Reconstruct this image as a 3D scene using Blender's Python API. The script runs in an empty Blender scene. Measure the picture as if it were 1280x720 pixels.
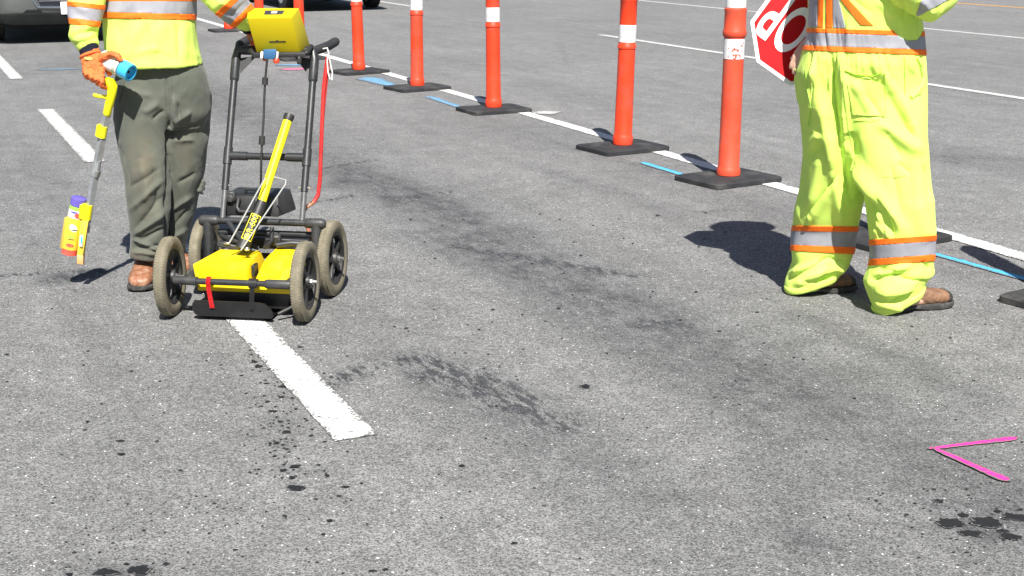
import bpy, bmesh, math, random
import numpy as np
from mathutils import Vector, Matrix, noise, Quaternion
random.seed(7); np.random.seed(7)
rad = math.radians
S = bpy.context.scene
COL = S.collection
# ------------------------------------------------------------------ camera, sky, sun, exposure
FPX = 1700.0; H = 1.5; HORIZ = 454.0
PITCH = math.atan(HORIZ/FPX)
cam = bpy.data.cameras.new('camera'); cam_o = bpy.data.objects.new('camera', cam); COL.objects.link(cam_o)
cam.sensor_width = 36; cam.lens = FPX/1280*36; cam.clip_start = .05; cam.clip_end = 2000
cam_o.location = (0, 0, H); cam_o.rotation_euler = (math.pi/2-PITCH, 0, 0)
S.camera = cam_o
SUN_EL = rad(50); SUN_AZ = 0.135     # shadows fall away from the camera and a little to its left
w = bpy.data.worlds.new('World'); S.world = w; w.use_nodes = True
nt = w.node_tree; sky = nt.nodes.new('ShaderNodeTexSky'); sky.sky_type = 'NISHITA'; sky.sun_disc = False
sky.sun_elevation = SUN_EL; sky.sun_rotation = math.pi-SUN_AZ
bg = nt.nodes['Background']; nt.links.new(sky.outputs[0], bg.inputs[0]); bg.inputs[1].default_value = .05
sl = bpy.data.lights.new('sun', 'SUN'); sl.energy = 5.0; sl.angle = rad(.53); sl.color = (1, .96, .89)
so = bpy.data.objects.new('sun', sl); COL.objects.link(so)
sdir = Vector((-math.sin(SUN_AZ)*math.cos(SUN_EL), math.cos(SUN_AZ)*math.cos(SUN_EL), -math.sin(SUN_EL)))
so.rotation_euler = sdir.to_track_quat('-Z', 'Y').to_euler(); so.location = (0, -5, 12)
S.view_settings.view_transform = 'Standard'; S.view_settings.look = 'None'
S.view_settings.exposure = 1.0; S.view_settings.gamma = 1
# ------------------------------------------------------------------ measuring helpers (photo pixel -> place)
sp, cp = math.sin(PITCH), math.cos(PITCH)
def ray(px, py):
    a, b = px-640, 360-py
    return Vector((a, FPX*cp+b*sp, -FPX*sp+b*cp))
def G(px, py, z=0.0):
    r = ray(px, py); t = (z-H)/r.z
    return Vector((r.x*t, r.y*t, z))
def V(px, py, D):
    r = ray(px, py); t = D/r.y
    return Vector((r.x*t, D, H+r.z*t))
def proj(co):
    x = co[:, 0]; y = co[:, 1]; z = co[:, 2]-H
    zc = y*cp-z*sp; up = y*sp+z*cp
    return 640+FPX*x/zc, 360-FPX*up/zc
YAW = math.atan(801*cp/FPX)
RD = Vector((-math.sin(YAW), math.cos(YAW), 0)); RN = Vector((math.cos(YAW), math.sin(YAW), 0))
# ------------------------------------------------------------------ object helpers
WM = {}
def thing(name, label, cat, loc=(0, 0, 0), rotz=0.0, group=None):
    o = bpy.data.objects.new(name, None); COL.objects.link(o); o.empty_display_size = .1
    o.location = loc; o.rotation_euler = (0, 0, rotz)
    WM[o.name] = Matrix.Translation(loc) @ Matrix.Rotation(rotz, 4, 'Z')
    tag(o, label, cat, group); return o
def tag(o, label=None, cat=None, group=None, kind=None):
    if label: o['label'] = label
    if cat: o['category'] = cat
    if group: o['group'] = group
    if kind: o['kind'] = kind
    return o
def obj(name, bm, mat, parent=None, local=False, smooth=40, bevel=0):
    me = bm if isinstance(bm, bpy.types.Mesh) else None
    if me is None:
        bmesh.ops.recalc_face_normals(bm, faces=bm.faces)
        me = bpy.data.meshes.new(name); bm.to_mesh(me); bm.free()
    if mat is not None:
        me.materials.clear(); me.materials.append(mat)
    o = bpy.data.objects.new(name, me); COL.objects.link(o)
    base = WM.get(parent.name, Matrix.Identity(4)) if parent else Matrix.Identity(4)
    if not local: me.transform(base.inverted())
    if parent: o.parent = parent
    WM[o.name] = base
    if smooth:
        me.polygons.foreach_set('use_smooth', [True]*len(me.polygons))
        if smooth < 180: me.set_sharp_from_angle(angle=rad(smooth))
    return o
def dup(root, loc, rotz, label=None, group=None):
    r = root.copy(); COL.objects.link(r); r.location = loc; r.rotation_euler = (0, 0, rotz)
    if label: r['label'] = label
    if group: r['group'] = group
    for ch in list(root.children):
        c = ch.copy(); COL.objects.link(c); c.parent = r
        for g in list(ch.children):
            d = g.copy(); COL.objects.link(d); d.parent = c
    return r
# ------------------------------------------------------------------ mesh helpers
def ring_pts(c, u, v, n=24, p=2.2):
    out = []
    for i in range(n):
        t = 2*math.pi*i/n; ct, st = math.cos(t), math.sin(t)
        a = math.copysign(abs(ct)**(2/p), ct); b = math.copysign(abs(st)**(2/p), st)
        out.append(c+u*a+v*b)
    return out
def loft(bm, rings, cap=True, closed=False):
    vs = [[bm.verts.new(p) for p in r] for r in rings]; n = len(vs[0]); fs = []
    m = len(vs)
    for i in range(m if closed else m-1):
        a, b = vs[i], vs[(i+1) % m]
        for j in range(n):
            fs.append(bm.faces.new((a[j], a[(j+1) % n], b[(j+1) % n], b[j])))
    if cap and not closed:
        fs.append(bm.faces.new(vs[0][::-1])); fs.append(bm.faces.new(vs[-1]))
    return fs
def tube(bm, pts, r, n=12, cap=True, round_end=False, flat=1.0, ref=None):
    pts = [Vector(p) for p in pts]; m = len(pts)
    rs = [r]*m if not isinstance(r, (list, tuple)) else list(r)
    tans = []
    for i in range(m):
        a = pts[max(i-1, 0)]; b = pts[min(i+1, m-1)]
        d1 = (pts[i]-a).normalized() if i > 0 else None
        d2 = (b-pts[i]).normalized() if i < m-1 else None
        t = (d1+d2) if (d1 and d2) else (d1 or d2)
        tans.append(t.normalized())
    t0 = tans[0]
    rf = Vector(ref) if ref is not None else (Vector((0, 0, 1)) if abs(t0.z) < .9 else Vector((0, 1, 0)))
    u = (rf-t0*rf.dot(t0)).normalized()
    rings = []
    if round_end:
        for k in (1, 2):
            s = math.cos(k*.5); rings.insert(0, (pts[0]-t0*rs[0]*math.sin(k*.5)*flat, rs[0]*s, t0, u))
    for i in range(m):
        t = tans[i]; u = (u-t*u.dot(t)).normalized()
        k = 1.0
        if 0 < i < m-1:
            c = (pts[i]-pts[i-1]).normalized().dot(t); k = 1/max(c, .6)
        rings.append((pts[i], rs[i], t, u))
    if round_end:
        for k in (1, 2):
            s = math.cos(k*.5); rings.append((pts[-1]+tans[-1]*rs[-1]*math.sin(k*.5)*flat, rs[-1]*s, tans[-1], u))
    loft(bm, [ring_pts(c, uu*rr, t.cross(uu)*rr*flat, n, 2) for c, rr, t, uu in rings], cap)
def box(bm, c, s, rot=None, bev=0.0, seg=1):
    M = Matrix.Translation(c) @ (rot.to_4x4() if rot is not None else Matrix.Identity(4)) @ Matrix.Diagonal((s[0], s[1], s[2], 1))
    r = bmesh.ops.create_cube(bm, size=1, matrix=M)
    if bev > 0:
        es = list({e for v in r['verts'] for e in v.link_edges})
        bmesh.ops.bevel(bm, geom=es, offset=bev, segments=seg, affect='EDGES', profile=.5)
    return r['verts']
def hexa(bm, pts, bev=0.0, seg=2):
    """pts: 4 bottom then 4 top corners, same winding"""
    v = [bm.verts.new(p) for p in pts]
    fs = [bm.faces.new([v[i] for i in q]) for q in ((3, 2, 1, 0), (4, 5, 6, 7), (0, 1, 5, 4), (1, 2, 6, 5), (2, 3, 7, 6), (3, 0, 4, 7))]
    if bev:
        es = list({e for f in fs for e in f.edges})
        bmesh.ops.bevel(bm, geom=es, offset=bev, segments=seg, affect='EDGES', profile=.5)
def prism(bm, poly, z0, z1):
    a = [bm.verts.new((p[0], p[1], z0)) for p in poly]; b = [bm.verts.new((p[0], p[1], z1)) for p in poly]
    n = len(a); bm.faces.new(a[::-1]); bm.faces.new(b)
    for i in range(n): bm.faces.new((a[i], a[(i+1) % n], b[(i+1) % n], b[i]))
def lathe(bm, prof, n=24, M=None):
    """prof: (r, z) pairs about local Z"""
    M = M or Matrix.Identity(4)
    rings = [[M @ Vector((r*math.cos(2*math.pi*i/n), r*math.sin(2*math.pi*i/n), z)) for i in range(n)] for r, z in prof]
    loft(bm, rings, cap=True)
def axisM(p, q):
    d = (Vector(q)-Vector(p)); return Matrix.Translation(p) @ d.to_track_quat('Z', 'Y').to_matrix().to_4x4()
def text_mesh(body, size, bold=0.0, depth=.001, sx=1.0):
    c = bpy.data.curves.new('lettering', 'FONT'); c.body = body; c.size = size; c.offset = bold; c.extrude = depth
    c.align_x = 'CENTER'; c.align_y = 'CENTER'; c.resolution_u = 6
    o = bpy.data.objects.new('lettering', c); COL.objects.link(o)
    dg = bpy.context.evaluated_depsgraph_get(); me = bpy.data.meshes.new_from_object(o.evaluated_get(dg))
    bpy.data.objects.remove(o); me.transform(Matrix.Diagonal((sx, 1, 1, 1))); return me
def remesh(bm, vox, smooth_it=4, lam=.5):
    bmesh.ops.recalc_face_normals(bm, faces=bm.faces)
    me = bpy.data.meshes.new('work'); bm.to_mesh(me); bm.free()
    o = bpy.data.objects.new('work', me); COL.objects.link(o)
    m = o.modifiers.new('r', 'REMESH'); m.mode = 'VOXEL'; m.voxel_size = vox; m.adaptivity = 0
    dg = bpy.context.evaluated_depsgraph_get(); out = bpy.data.meshes.new_from_object(o.evaluated_get(dg))
    bpy.data.objects.remove(o)
    lap(out, smooth_it, lam); return out
def get_co(me):
    a = np.empty(len(me.vertices)*3); me.vertices.foreach_get('co', a); return a.reshape(-1, 3)
def get_no(me):
    a = np.empty(len(me.vertices)*3, dtype=np.float32); me.vertex_normals.foreach_get('vector', a); return a.reshape(-1, 3).astype(float)
def set_co(me, co):
    me.vertices.foreach_set('co', co.ravel()); me.update()
def lap(me, it, lam=.5):
    co = get_co(me); e = np.empty(len(me.edges)*2, dtype=np.int32); me.edges.foreach_get('vertices', e); e = e.reshape(-1, 2)
    deg = np.bincount(e.ravel(), minlength=len(co)).astype(float)[:, None]
    for _ in range(it):
        s = np.zeros_like(co)
        for k in range(3):
            s[:, k] = np.bincount(e[:, 0], weights=co[e[:, 1], k], minlength=len(co))+np.bincount(e[:, 1], weights=co[e[:, 0], k], minlength=len(co))
        co = co+lam*(s/np.maximum(deg, 1)-co)
    set_co(me, co)
def folds(me, lst):
    """press ridges (+) and creases (-) into cloth facing the photographer's side; lines given as (x0,y0,x1,y1,height,half width px)"""
    co = get_co(me); no = get_no(me); px, py = proj(co)
    view = -(co-np.array([0, 0, H])); view /= np.linalg.norm(view, axis=1)[:, None]
    fac = np.clip((no*view).sum(1)*2.2+.15, 0, 1)
    d = np.zeros(len(co))
    for x0, y0, x1, y1, A, wd in lst:
        L = math.hypot(x1-x0, y1-y0); ux, uy = (x1-x0)/L, (y1-y0)/L
        t = ((px-x0)*ux+(py-y0)*uy)/L; s = (px-x0)*-uy+(py-y0)*ux
        s = s+np.sin(t*3.0+x0)*wd*.35
        tp = np.clip(np.minimum(t, 1-t)*4+.15, 0, 1)*(t > -.03)*(t < 1.03)
        d += A*(np.exp(-(s/wd)**2) if A > 0 else np.exp(-np.abs(s)/(wd*.75)))*tp
    set_co(me, co+no*(d*fac)[:, None])
def wrinkle(me, amp, scale, seed=0.0, ridged=True, mask=None):
    co = get_co(me); no = get_no(me); d = np.empty(len(co))
    sx, sy, sz = scale
    for i, c in enumerate(co):
        p = Vector((c[0]*sx+seed, c[1]*sy, c[2]*sz))
        q = p+noise.noise_vector(p*.6)*.8
        n = noise.noise(q)
        d[i] = (.45-abs(n)*1.6) if ridged else n
    if mask is not None: d *= mask(co)
    set_co(me, co+no*(d*amp)[:, None])
def paint(me, name, vals):
    a = me.attributes.new(name, 'FLOAT', 'POINT'); a.data.foreach_set('value', np.asarray(vals, dtype=np.float32))
def cutout(src, planes, off, keep=None, edge=.004, smooth=True):
    """a patch of cloth lying on a garment: cut by (point, normal) planes, keep the side the normal points to"""
    bm = bmesh.new(); bm.from_mesh(src)
    for p, n in planes:
        bmesh.ops.bisect_plane(bm, geom=bm.verts[:]+bm.edges[:]+bm.faces[:], plane_co=p, plane_no=n, clear_inner=True)
    if keep:
        bmesh.ops.delete(bm, geom=[f for f in bm.faces if not keep(f.calc_center_median(), f.normal)], context='FACES')
    todo = set(bm.faces); isl = []
    while todo:
        st_ = [todo.pop()]; grp = [st_[0]]
        while st_:
            f = st_.pop()
            for e in f.edges:
                for g in e.link_faces:
                    if g in todo: todo.discard(g); st_.append(g); grp.append(g)
        isl.append(grp)
    if len(isl) > 1:
        big_ = max(isl, key=lambda g: sum(f.calc_area() for f in g))
        bmesh.ops.delete(bm, geom=[f for g in isl if g is not big_ for f in g], context='FACES')
    bm.normal_update()
    nn = {v: v.normal.copy() for v in bm.verts}
    for v in bm.verts: v.co += nn[v]*off
    be = [e for e in bm.edges if e.is_boundary]
    r = bmesh.ops.extrude_edge_only(bm, edges=be)
    for v in [g for g in r['geom'] if isinstance(g, bmesh.types.BMVert)]:
        src_n = None
        for e in v.link_edges:
            o = e.other_vert(v)
            if o in nn: src_n = nn[o]; break
        if src_n: v.co -= src_n*(off+edge)
    return bm
def pxplane(x0, y0, x1, y1, D=5.4):
    """plane through a photo line, facing the right-hand side of travel in the picture (y down)"""
    a, b = ray(x0, y0), ray(x1, y1)
    n = a.cross(b).normalized()
    return (Vector((0, 0, H)), n)
# ------------------------------------------------------------------ materials
def mat(name, base=(.5, .5, .5), rough=.6, metal=0.0, spec=.5, var=.12, vscale=6.0, bump=0.0, bscale=200.0, sheen=0.0, coat=0.0, dirt=None, dscale=3.0, damt=.5):
    m = bpy.data.materials.new(name); m.use_nodes = True; t = m.node_tree; N = t.nodes; L = t.links
    b = N['Principled BSDF']; b.inputs['Roughness'].default_value = rough; b.inputs['Metallic'].default_value = metal
    b.inputs['Specular IOR Level'].default_value = spec
    if sheen: b.inputs['Sheen Weight'].default_value = sheen; b.inputs['Sheen Roughness'].default_value = .5
    if coat: b.inputs['Coat Weight'].default_value = coat; b.inputs['Coat Roughness'].default_value = .08
    tc = N.new('ShaderNodeTexCoord'); nz = N.new('ShaderNodeTexNoise'); nz.inputs['Scale'].default_value = vscale; nz.inputs['Detail'].default_value = 6
    oi = N.new('ShaderNodeObjectInfo'); va = N.new('ShaderNodeVectorMath'); va.operation = 'MULTIPLY_ADD'; va.inputs[1].default_value = (1, 1, 1)
    sc3 = N.new('ShaderNodeMath'); sc3.operation = 'MULTIPLY'; sc3.inputs[1].default_value = 23.0; L.new(oi.outputs['Random'], sc3.inputs[0])
    L.new(tc.outputs['Object'], va.inputs[0]); L.new(sc3.outputs[0], va.inputs[2]); pos = va.outputs[0]
    L.new(pos, nz.inputs['Vector'])
    mr = N.new('ShaderNodeMapRange'); mr.inputs['From Min'].default_value = .3; mr.inputs['From Max'].default_value = .7
    mr.inputs['To Min'].default_value = 1-var; mr.inputs['To Max'].default_value = 1+var*.5; L.new(nz.outputs[0], mr.inputs[0])
    mx = N.new('ShaderNodeMix'); mx.data_type = 'RGBA'; mx.blend_type = 'MULTIPLY'; mx.inputs[0].default_value = 1
    mx.inputs[6].default_value = (*base, 1); L.new(mr.outputs[0], mx.inputs[7]); out = mx.outputs[2]
    if dirt:
        n2 = N.new('ShaderNodeTexNoise'); n2.inputs['Scale'].default_value = dscale; n2.inputs['Detail'].default_value = 8; n2.inputs['Roughness'].default_value = .65
        L.new(pos, n2.inputs['Vector'])
        r2 = N.new('ShaderNodeMapRange'); r2.inputs['From Min'].default_value = .48; r2.inputs['From Max'].default_value = .72; r2.inputs['To Max'].default_value = damt
        L.new(n2.outputs[0], r2.inputs[0])
        m2 = N.new('ShaderNodeMix'); m2.data_type = 'RGBA'; L.new(r2.outputs[0], m2.inputs[0]); L.new(out, m2.inputs[6]); m2.inputs[7].default_value = (*dirt, 1); out = m2.outputs[2]
    L.new(out, b.inputs['Base Color'])
    if bump:
        n3 = N.new('ShaderNodeTexNoise'); n3.inputs['Scale'].default_value = bscale; n3.inputs['Detail'].default_value = 4; L.new(tc.outputs['Object'], n3.inputs['Vector'])
        bp = N.new('ShaderNodeBump'); bp.inputs['Strength'].default_value = bump; bp.inputs['Distance'].default_value = .002
        L.new(n3.outputs[0], bp.inputs['Height']); L.new(bp.outputs[0], b.inputs['Normal'])
    return m
def attr_mix(m, attr, col, noise_scale=25.0, gain=1.0):
    t = m.node_tree; N = t.nodes; L = t.links; b = N['Principled BSDF']; cur = b.inputs['Base Color'].links[0].from_socket
    a = N.new('ShaderNodeAttribute'); a.attribute_name = attr
    tc = N.new('ShaderNodeTexCoord'); nz = N.new('ShaderNodeTexNoise'); nz.inputs['Scale'].default_value = noise_scale; nz.inputs['Detail'].default_value = 7
    L.new(tc.outputs['Object'], nz.inputs['Vector'])
    mu = N.new('ShaderNodeMath'); mu.operation = 'MULTIPLY'; L.new(a.outputs['Fac'], mu.inputs[0])
    mr = N.new('ShaderNodeMapRange'); mr.inputs['From Min'].default_value = .3; mr.inputs['From Max'].default_value = .7; mr.inputs['To Min'].default_value = .25*gain; mr.inputs['To Max'].default_value = 1.1*gain
    L.new(nz.outputs[0], mr.inputs[0]); L.new(mr.outputs[0], mu.inputs[1]); mu.use_clamp = True
    mx = N.new('ShaderNodeMix'); mx.data_type = 'RGBA'; L.new(mu.outputs[0], mx.inputs[0]); L.new(cur, mx.inputs[6]); mx.inputs[7].default_value = (*col, 1)
    L.new(mx.outputs[2], b.inputs['Base Color']); return m
M_lime = mat('lime_cloth', (.64, .86, .15), .85, spec=.2, var=.10, vscale=9, bump=.25, bscale=420, sheen=.06)
M_lime_seam_shade = mat('lime_seam_and_shade', (.42, .74, .10), .9, spec=.2, var=.15)  # darker lime for seams and for the shade painted into the slash pocket
M_orange_tape = mat('orange_tape', (.95, .17, .012), .7, spec=.3, var=.10, vscale=30, bump=.2, bscale=500)
M_silver_tape = mat('silver_tape', (.29, .295, .33), .6, metal=0, spec=.25, var=.14, vscale=18, bump=.2, bscale=300)
M_olive = mat('olive_cloth', (.088, .097, .080), .88, spec=.25, var=.22, vscale=5, bump=.3, bscale=380, sheen=.15, dirt=(.125, .122, .10), dscale=7, damt=.35)
attr_mix(M_olive, 'soil', (.155, .125, .085), 18, .7)
M_glove = mat('orange_glove', (.72, .16, .045), .85, spec=.25, var=.2, vscale=40, bump=.4, bscale=300, dirt=(.35, .13, .07), dscale=30, damt=.5)
M_skin = mat('skin', (.55, .33, .24), .55, spec=.4, var=.1, vscale=20)
M_hair = mat('hair', (.03, .02, .015), .6)
M_navy = mat('navy_knit', (.012, .014, .025), .95, spec=.2, var=.3, vscale=60, bump=.5, bscale=250)
M_leather = mat('tan_leather', (.21, .112, .064), .62, spec=.4, var=.3, vscale=25, bump=.3, bscale=180, dirt=(.16, .12, .09), dscale=18, damt=.6)
M_leather_red = mat('brown_leather', (.25, .105, .052), .5, spec=.5, var=.3, vscale=22, bump=.3, bscale=160, dirt=(.42, .34, .28), dscale=22, damt=.5)
M_sole = mat('boot_sole', (.035, .034, .033), .8, var=.3, vscale=30, bump=.3, bscale=120, dirt=(.12, .11, .10), dscale=30, damt=.6)
M_toecap = mat('rubber_toecap', (.03, .027, .025), .6, var=.2, dirt=(.10, .09, .08), dscale=40, damt=.5)
M_white_hat = mat('white_plastic', (.75, .75, .73), .35, coat=.3)
M_tube = mat('black_tube', (.019, .021, .024), .42, spec=.6, var=.25, vscale=14, bump=.12, bscale=120, dirt=(.06, .058, .054), dscale=16, damt=.5)
M_fitting = mat('grey_fitting', (.036, .037, .039), .5, spec=.5, var=.2, vscale=14, dirt=(.09, .087, .08), dscale=18, damt=.5)
M_blackp = mat('black_plastic', (.018, .018, .019), .5, spec=.5, var=.2, dirt=(.06, .058, .055), dscale=12, damt=.4)
M_skid = mat('worn_black_skid', (.011, .011, .012), .6, spec=.3, var=.3, dirt=(.03, .03, .028), dscale=14, damt=.4)
M_yellow = mat('yellow_plastic', (.76, .56, .004), .55, spec=.35, var=.10, vscale=7, bump=.08, bscale=200, dirt=(.42, .34, .06), dscale=11, damt=.5)
M_yellow_box = mat('yellow_housing', (.58, .46, .004), .55, spec=.35, var=.05, vscale=5, bump=.08, bscale=260)
M_yellow_pole = mat('yellow_grip', (.86, .80, .01), .45, spec=.4, var=.06, dirt=(.5, .42, .06), dscale=30, damt=.35)
M_yellow_soft = mat('yellow_moulded', (.80, .60, .06), .5, spec=.4, var=.1, vscale=20, dirt=(.85, .38, .18), dscale=18, damt=.4)
M_tyre = mat('dusty_tyre', (.165, .148, .108), .9, spec=.2, var=.2, vscale=12, bump=.5, bscale=140, dirt=(.25, .225, .17), dscale=16, damt=.85)
M_rim = mat('black_rim', (.016, .016, .017), .5, spec=.5, var=.2, dirt=(.07, .065, .055), dscale=14, damt=.5)
M_steel = mat('bright_steel', (.62, .62, .60), .28, metal=.9, var=.15, vscale=30)
M_zinc = mat('zinc_tube', (.33, .345, .36), .42, metal=.35, var=.2, vscale=25, dirt=(.25, .25, .25), dscale=20, damt=.5)
M_wire = mat('steel_wire', (.6, .6, .57), .35, metal=.6, var=.1)
M_blue = mat('blue_connector', (.03, .11, .24), .45, var=.15)
M_red = mat('red_strap', (.62, .01, .012), .7, var=.15, vscale=40)
M_redrod = mat('red_painted_rod', (.55, .02, .02), .45, spec=.5, var=.2, vscale=30, dirt=(.30, .06, .035), dscale=20, damt=.5)
M_rust = mat('worn_rod', (.36, .12, .06), .6, var=.35, vscale=40, dirt=(.5, .3, .2), dscale=40, damt=.6)
M_string = mat('white_cord', (.75, .75, .72), .8)
M_post = mat('orange_post', (.74, .048, .012), .45, spec=.4, var=.12, vscale=6, bump=.1, bscale=60, dirt=(.30, .070, .050), dscale=6, damt=.75)
M_post_old = mat('faded_orange_post', (.62, .070, .030), .5, spec=.4, var=.15, vscale=7, bump=.1, bscale=60, dirt=(.30, .085, .06), dscale=7, damt=.75)
M_sheet = mat('white_sheeting', (.68, .68, .68), .4, spec=.4, var=.10, vscale=16, dirt=(.40, .36, .33), dscale=22, damt=.55)
M_rubber = mat('black_rubber', (.026, .027, .030), .8, spec=.3, var=.3, vscale=9, bump=.6, bscale=90, dirt=(.10, .096, .09), dscale=5, damt=.7)
M_signred = mat('red_sheeting', (.44, .003, .006), .55, spec=.15, var=.06, vscale=8)
M_signwhite = mat('sign_white', (.82, .82, .82), .4, var=.04)
M_canwhite = mat('white_can_label', (.72, .73, .70), .3, spec=.6, var=.1, vscale=50)
M_canblue = mat('blue_cap', (.045, .42, .72), .4, spec=.5, var=.08)
M_purple = mat('purple_cap', (.13, .10, .42), .4, var=.12, vscale=40)
M_can_yel = mat('yellow_can_label', (.85, .58, .05), .35, spec=.5, var=.12, vscale=30)
M_can_red = mat('red_can_print', (.75, .10, .07), .4, var=.15, vscale=60)
M_can_green = mat('green_can_print', (.30, .50, .08), .4)
M_can_pale = mat('pale_can_print', (.78, .76, .70), .4, var=.2, vscale=80)
M_can_dark = mat('dark_can_print', (.06, .09, .04), .5)
M_tongue = mat('orange_worn_plastic', (.82, .42, .16), .55, var=.12, vscale=40, dirt=(.80, .36, .20), dscale=25, damt=.7)
M_carsilver = mat('silver_car_paint', (.13, .14, .136), .28, metal=.55, coat=.8, var=.05)
M_carblack = mat('black_car_paint', (.012, .013, .016), .22, spec=.5, coat=.8, var=.1)
M_carplastic = mat('car_black_plastic', (.008, .009, .0095), .8, spec=.15, var=.2)
M_glass = mat('dark_car_glass', (.012, .016, .028), .06, spec=.7)
M_chrome = mat('chrome', (.7, .7, .72), .12, metal=1.0)
M_lens = mat('headlight_lens', (.62, .64, .66), .08, spec=.8, coat=1.0)
M_amber = mat('red_reflector', (.35, .02, .01), .2, spec=.6)
M_cartyre = mat('car_tyre', (.02, .02, .021), .85, bump=.3, bscale=60)
M_alloy = mat('alloy_rim', (.45, .46, .47), .3, metal=.8)
# ---- road surface
def road_material():
    m = bpy.data.materials.new('asphalt'); m.use_nodes = True; t = m.node_tree; N = t.nodes; L = t.links; b = N['Principled BSDF']
    tc = N.new('ShaderNodeTexCoord'); co = tc.outputs['Object']
    def noise_(s, d=4, r=.55, vec=co):
        n = N.new('ShaderNodeTexNoise'); n.inputs['Scale'].default_value = s; n.inputs['Detail'].default_value = d; n.inputs['Roughness'].default_value = r
        L.new(vec, n.inputs['Vector']); return n.outputs[0]
    def mr(sock, a, b_, c, d):
        n = N.new('ShaderNodeMapRange'); n.inputs[1].default_value = a; n.inputs[2].default_value = b_; n.inputs[3].default_value = c; n.inputs[4].default_value = d
        L.new(sock, n.inputs[0]); return n.outputs[0]
    def ma(op, a, b_):
        n = N.new('ShaderNodeMath'); n.operation = op
        for i, s in enumerate((a, b_)):
            if isinstance(s, (int, float)): n.inputs[i].default_value = s
            else: L.new(s, n.inputs[i])
        return n.outputs[0]
    def vor(s):
        v = N.new('ShaderNodeTexVoronoi'); v.inputs['Scale'].default_value = s; v.inputs['Randomness'].default_value = 1; L.new(co, v.inputs['Vector']); return v
    v1 = vor(235); v2 = vor(520)
    sep = N.new('ShaderNodeSeparateColor'); L.new(v1.outputs['Color'], sep.inputs[0])
    ramp = N.new('ShaderNodeValToRGB'); cr = ramp.color_ramp
    for pos, val in ((0, .060), (.15, .082), (.50, .098), (.80, .114), (.94, .152), (1.0, .25)):
        e = cr.elements.new(pos) if pos not in (0, 1.0) else cr.elements[0 if pos == 0 else 1]
        e.position = pos; e.color = (val*1.05, val*1.05, val*1.05, 1)
    L.new(sep.outputs[0], ramp.inputs[0])
    sep2 = N.new('ShaderNodeSeparateColor'); L.new(v2.outputs['Color'], sep2.inputs[0])
    fine = mr(sep2.outputs[0], 0, 1, .83, 1.17)
    big = mr(noise_(.55, 5, .6), .3, .7, .88, 1.10)
    mid = mr(noise_(5.5, 8, .72), .3, .7, .80, 1.17)
    sm = mr(noise_(34, 4, .6), .3, .7, .84, 1.15)
    # lanes: coordinates turned along the road, for tyre polish streaks
    vr = N.new('ShaderNodeVectorRotate'); vr.rotation_type = 'Z_AXIS'; vr.inputs['Angle'].default_value = -YAW; L.new(co, vr.inputs['Vector'])
    mp = N.new('ShaderNodeMapping'); mp.inputs['Scale'].default_value = (5.0, .28, 1); L.new(vr.outputs[0], mp.inputs['Vector'])
    streak = mr(noise_(1.0, 6, .6, mp.outputs[0]), .3, .7, .90, 1.10)
    mp2 = N.new('ShaderNodeMapping'); mp2.inputs['Scale'].default_value = (34, 9, 1); L.new(vr.outputs[0], mp2.inputs['Vector'])
    tread = noise_(1.0, 5, .75, mp2.outputs[0])
    f = ma('MULTIPLY', ma('MULTIPLY', big, mid), ma('MULTIPLY', ma('MULTIPLY', sm, fine), streak))
    mx = N.new('ShaderNodeMix'); mx.data_type = 'RGBA'; mx.blend_type = 'MULTIPLY'; mx.inputs[0].default_value = 1
    L.new(ramp.outputs[0], mx.inputs[6]); L.new(f, mx.inputs[7])
    # tyre polish and rubber stain, amount stored on the road mesh
    at = N.new('ShaderNodeAttribute'); at.attribute_name = 'stain'
    at2 = N.new('ShaderNodeAttribute'); at2.attribute_name = 'rubber'
    mp3 = N.new('ShaderNodeMapping'); mp3.inputs['Scale'].default_value = (16, 4.5, 1); L.new(vr.outputs[0], mp3.inputs['Vector'])
    patchy = ma('MULTIPLY', mr(noise_(6.5, 8, .75), .34, .66, .45, 1.2), mr(noise_(1.0, 7, .8, mp3.outputs[0]), .36, .64, .55, 1.25))
    k1 = ma('MULTIPLY', at.outputs['Fac'], patchy)
    k2 = ma('MULTIPLY', at2.outputs['Fac'], mr(tread, .47, .60, 0.0, 1.25))
    kk = N.new('ShaderNodeMath'); kk.operation = 'ADD'; kk.use_clamp = True; L.new(k1, kk.inputs[0]); L.new(k2, kk.inputs[1])
    m2 = N.new('ShaderNodeMix'); m2.data_type = 'RGBA'; L.new(kk.outputs[0], m2.inputs[0]); L.new(mx.outputs[2], m2.inputs[6])
    dk = N.new('ShaderNodeMix'); dk.data_type = 'RGBA'; dk.blend_type = 'MULTIPLY'; dk.inputs[0].default_value = 1; L.new(mx.outputs[2], dk.inputs[6]); dk.inputs[7].default_value = (.30, .31, .34, 1)
    L.new(dk.outputs[2], m2.inputs[7]); L.new(m2.outputs[2], b.inputs['Base Color'])
    b.inputs['Roughness'].default_value = .85; b.inputs['Specular IOR Level'].default_value = .3
    hgt = ma('ADD', ma('MULTIPLY', v1.outputs['Distance'], -1.0), ma('MULTIPLY', noise_(60, 3), .6))
    bp = N.new('ShaderNodeBump'); bp.inputs['Strength'].default_value = .42; bp.inputs['Distance'].default_value = .004; L.new(hgt, bp.inputs['Height'])
    L.new(bp.outputs[0], b.inputs['Normal'])
    return m
M_road = road_material()
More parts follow.
